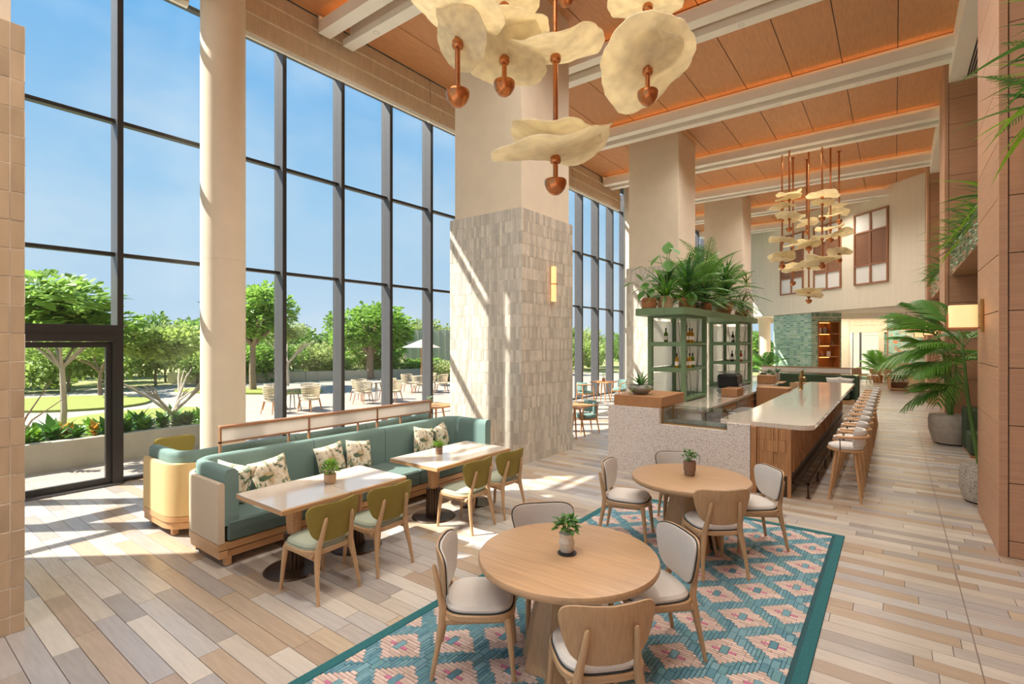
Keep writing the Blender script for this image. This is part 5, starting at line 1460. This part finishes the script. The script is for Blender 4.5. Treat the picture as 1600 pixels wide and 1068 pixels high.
tree('garden_tree', 'broad leaning tree with thick dark trunk behind the seat kerb', (-25.5, 19.5, 0), 1.6, .28, (2.2, [(0, 0, 3.2, 2.1, 1.3), (.9, .3, 2.5, 1.5, .9), (-.8, -.5, 2.7, 1.5, 1.)]), 'bark', FB[0], GTR, 25)
tree('garden_tree', 'small lime green tree on the lawn seen through the glass door', (-26.5, 6.6, 0), 1.0, .09, (1.0, [(0, 0, 2.0, 1.2, .7)]), 'bark', FB[1], GTR, 26)
# belt of wild trees and shrubs closing the garden
k = 0
BELT = 'wild shrubs and trees closing the garden'
TONE = {0: 'fresh green', 1: 'yellow green', 2: 'deep green', 3: 'pale silvery green'}
def belt(x, y, h, w, fb, row=0):
    global k
    a_, b_ = (x + 28.5) * .79 + (y - 24.8) * .613, -(x + 28.5) * .613 + (y - 24.8) * .79
    if -w < a_ < 9 + w and -w < b_ < 6 + w: return
    u_ = px(x, y, 0)
    if u_ and 628 < u_[0] < 740 and u_[2] < 37: h = min(h, 1.2)
    t = thing('wild_shrub', ('low %s shrub in the front of the wild belt closing the garden', 'bushy %s small tree in the middle of the wild belt closing the garden', 'tall %s tree at the back of the wild belt closing the garden', '%s shrub growing outside the far end of the hall', '%s shrub growing beyond the terrace parasol')[row] % TONE[FB.index(fb)], 'shrub', (x, y, -.15), R.uniform(0, 6), BELT)
    ob('stems', trunk(h * .35, .07, 5, w * .7, k), 'bark', t)
    ob('foliage', fb, None, t, (0, 0, h * .56), (0, 0, R.uniform(0, 6)), (w, w, h * .5)); k += 1
RB = random.Random(5)
for i in range(26):       # front row
    a = i / 25; y = -6 + 44 * a; x = -33 + 9 * a + RB.uniform(-1, 1)
    belt(x, y, RB.uniform(1.6, 2.8), RB.uniform(1.2, 1.8), RB.choice(FB), 0)
for i in range(24):
    a = i / 23; y = -8 + 56 * a; x = -38 + 9 * a + RB.uniform(-1.5, 1.5)
    belt(x, y, RB.uniform(2.6, 3.8), RB.uniform(1.5, 2.0), RB.choice(FB), 1)
for i in range(22):
    a = i / 21; y = -12 + 74 * a; x = -46 + 10 * a + RB.uniform(-2, 2)
    belt(x, y, RB.uniform(3.4, 4.6), RB.uniform(1.8, 2.3), RB.choice(FB), 2)
for i in range(9): belt(-22 + 1.7 * i + RB.uniform(-.5, .5), 43 + RB.uniform(-2, 3), RB.uniform(2.2, 3.4), RB.uniform(1.4, 1.8), RB.choice(FB), 3)
for i in range(10): belt(-20 + RB.uniform(-1.2, 1.2), 21.5 + 2.0 * i, RB.uniform(1.6, 2.8), RB.uniform(1.1, 1.5), RB.choice(FB), 4)
hl = G(); hv = []; nH = 40
for i in range(nH + 1):
    y = -80 + 230 * i / nH; hgt = 2.2 + 1.2 * math.sin(i * .5) + .8 * math.sin(i * 1.3 + 1) + 1.5 * i / nH
    hv += [(-62, y, -.5), (-80, y, hgt), (-110, y, hgt * .8)]
ob('hill', hl.add(hv, [(3 * i, 3 * i + 3, 3 * i + 4, 3 * i + 1) for i in range(nH)] + [(3 * i + 1, 3 * i + 4, 3 * i + 5, 3 * i + 2) for i in range(nH)]), 'tree_c', None, kind='structure', smooth=60)
# planter bed planting
SHL = [leaf_mesh('leaf', 'leaf_lime', .16, .035, .3), leaf_mesh('leaf', 'leaf_palm', .18, .05, .3), leaf_mesh('leaf', 'flower', .14, .03, .3), leaf_mesh('leaf', 'leaf', .26, .05, .2)]
kinds = ['low clump of lime leaves in the concrete planter', 'low clump of broad green leaves in the concrete planter', 'low clump of orange tinted leaves in the concrete planter', 'upright dark paddle leaved clump in the concrete planter']
for i in range(56):
    y = .3 + 4.6 * (i / 55) + RB.uniform(-.15, .15); x = -11.95 - RB.random() * 1.5 * (.3 + .7 * RB.random()); q = RB.choice((0, 0, 0, 1, 1, 2, 3)) if y < 3.4 else RB.choice((0, 0, 1, 1, 3))
    t = thing('bedding_plant', kinds[q], 'plant', (x, y, .33), 0, ('lime clumps in the planter', 'broad leaved clumps in the planter', 'orange clumps in the planter', 'paddle leaved clumps in the planter')[q])
    rosette(t, [SHL[q]], 26, (0, 0, 0), (.1, 1.3), (1.0, 1.7), .2)
t = thing('bedding_plant', 'tall arching reddish branch plant beside the tiled pillar outside', 'plant', (-12.0, 1.75, .33), 0)
rosette(t, [SHL[2], SHL[0]], 60, (0, 0, 0), (.0, 1.3), (.8, 1.3), 1.1)
ob('stems', G().tube([(0, 0, 0), (.1, .2, .6), (.2, .5, 1.2)], [.02, .015, .006], 6).tube([(0, 0, 0), (-.1, .3, .5), (-.1, .8, .9)], [.02, .015, .006], 6), 'bark', t)
# outdoor tables and woven chairs
def make_woven(lab):
    t = thing('woven_chair', lab, 'chair', group='woven outdoor chairs')
    for sx in (-1, 1):
        ob('leg', G().tube([(sx * .2, .2, .40), (sx * .25, .26, 0)], [.02, .014], 6), 'teak', t); ob('leg', G().tube([(sx * .19, -.2, .40), (sx * .24, -.28, 0)], [.02, .014], 6), 'teak', t)
    ob('seat', pad(.27, .27, .38, .45, 3, 24), 'rattan', t)
    for z in (.52, .58, .64, .70, .76, .80):
        r = .27 + (z - .4) * .12
        ob('woven_band', G().tube([(r * math.cos(math.radians(a)), r * math.sin(math.radians(a)), z - .05 * max(0, math.sin(math.radians(a)) + .2)) for a in range(165, 376, 15)], .014, 5), 'rattan', t)
    sp2 = G()
    for a in range(165, 376, 14):
        c, s = math.cos(math.radians(a)), math.sin(math.radians(a)); sp2.tube([(.25 * c, .25 * s, .42), (.315 * c, .315 * s, .80 - .05 * max(0, s + .2))], .009, 5)
    ob('woven_rib', sp2, 'rattan', t)
    return t
wc = None
def oset(cx, cy2, angs, word):
    global wc
    cafe_table((cx, cy2, -.034), 'pale outdoor table of the set ' + word, .38, 'path', 'outdoor tables')
    for n_, a in enumerate(angs):
        q = math.radians(a); loc = (cx + .75 * math.cos(q), cy2 + .75 * math.sin(q), -.034); rz = q + PI / 2
        lab = 'woven outdoor chair of the set ' + word + (', seen from behind', ', turned side on', ', on the garden side', ', on the far side')[n_]
        if wc is None:
            wc = make_woven(lab); wc.location = loc; wc.rotation_euler = (0, 0, rz)
        else: dup(wc, loc, rz, lab)
oset(-15.75, 8.95, (-75, 15, 105, 195), 'behind the round column')
oset(-15.6, 12.2, (-75, 15, 105, 195), 'in the middle of the terrace')
oset(-16.6, 15.6, (-60, 30, 120, 210), 'near the parasol')
um = thing('garden_parasol', 'small pale square parasol on the terrace before the clad building', 'parasol', (-19.6, 18.2, -.034))
ob('pole', G().tube([(0, 0, 0), (0, 0, 2.3)], .03, 8), 'teak', um); ob('canopy', G().lathe([(1.0, 1.95), (.5, 2.15), (.02, 2.36)], 8, caps=False), 'canvas', um, smooth=0); ob('base', G().lathe([(.25, 0), (.25, .06)], 16), 'concrete', um)
bd = thing('clad_building', 'pale building with vertical cladding at the garden edge', 'building', (-28.5, 24.8, -.13), .66)
ob('body', G().box(0, 9, 0, 6, 0, 3.2), 'cladding', bd, smooth=0)
for q in range(18): ob('cladding_batten', G().box(.5 * q, .5 * q + .04, -.04, 0, 0, 3.2), 'cladding', bd, smooth=0)
nb = thing('neighbour_building', 'pale neighbouring building wall outside the far room window', 'building', (-3.6, 43.5, -.13))
ob('body', G().box(0, 6.5, 0, 3, 0, 5), 'cladding', nb, smooth=0)
for q in range(4): ob('wall_joint', G().box(0, 6.5, -.01, .0, 1.1 * q + .6, 1.1 * q + .63), 'concrete', nb, smooth=0)
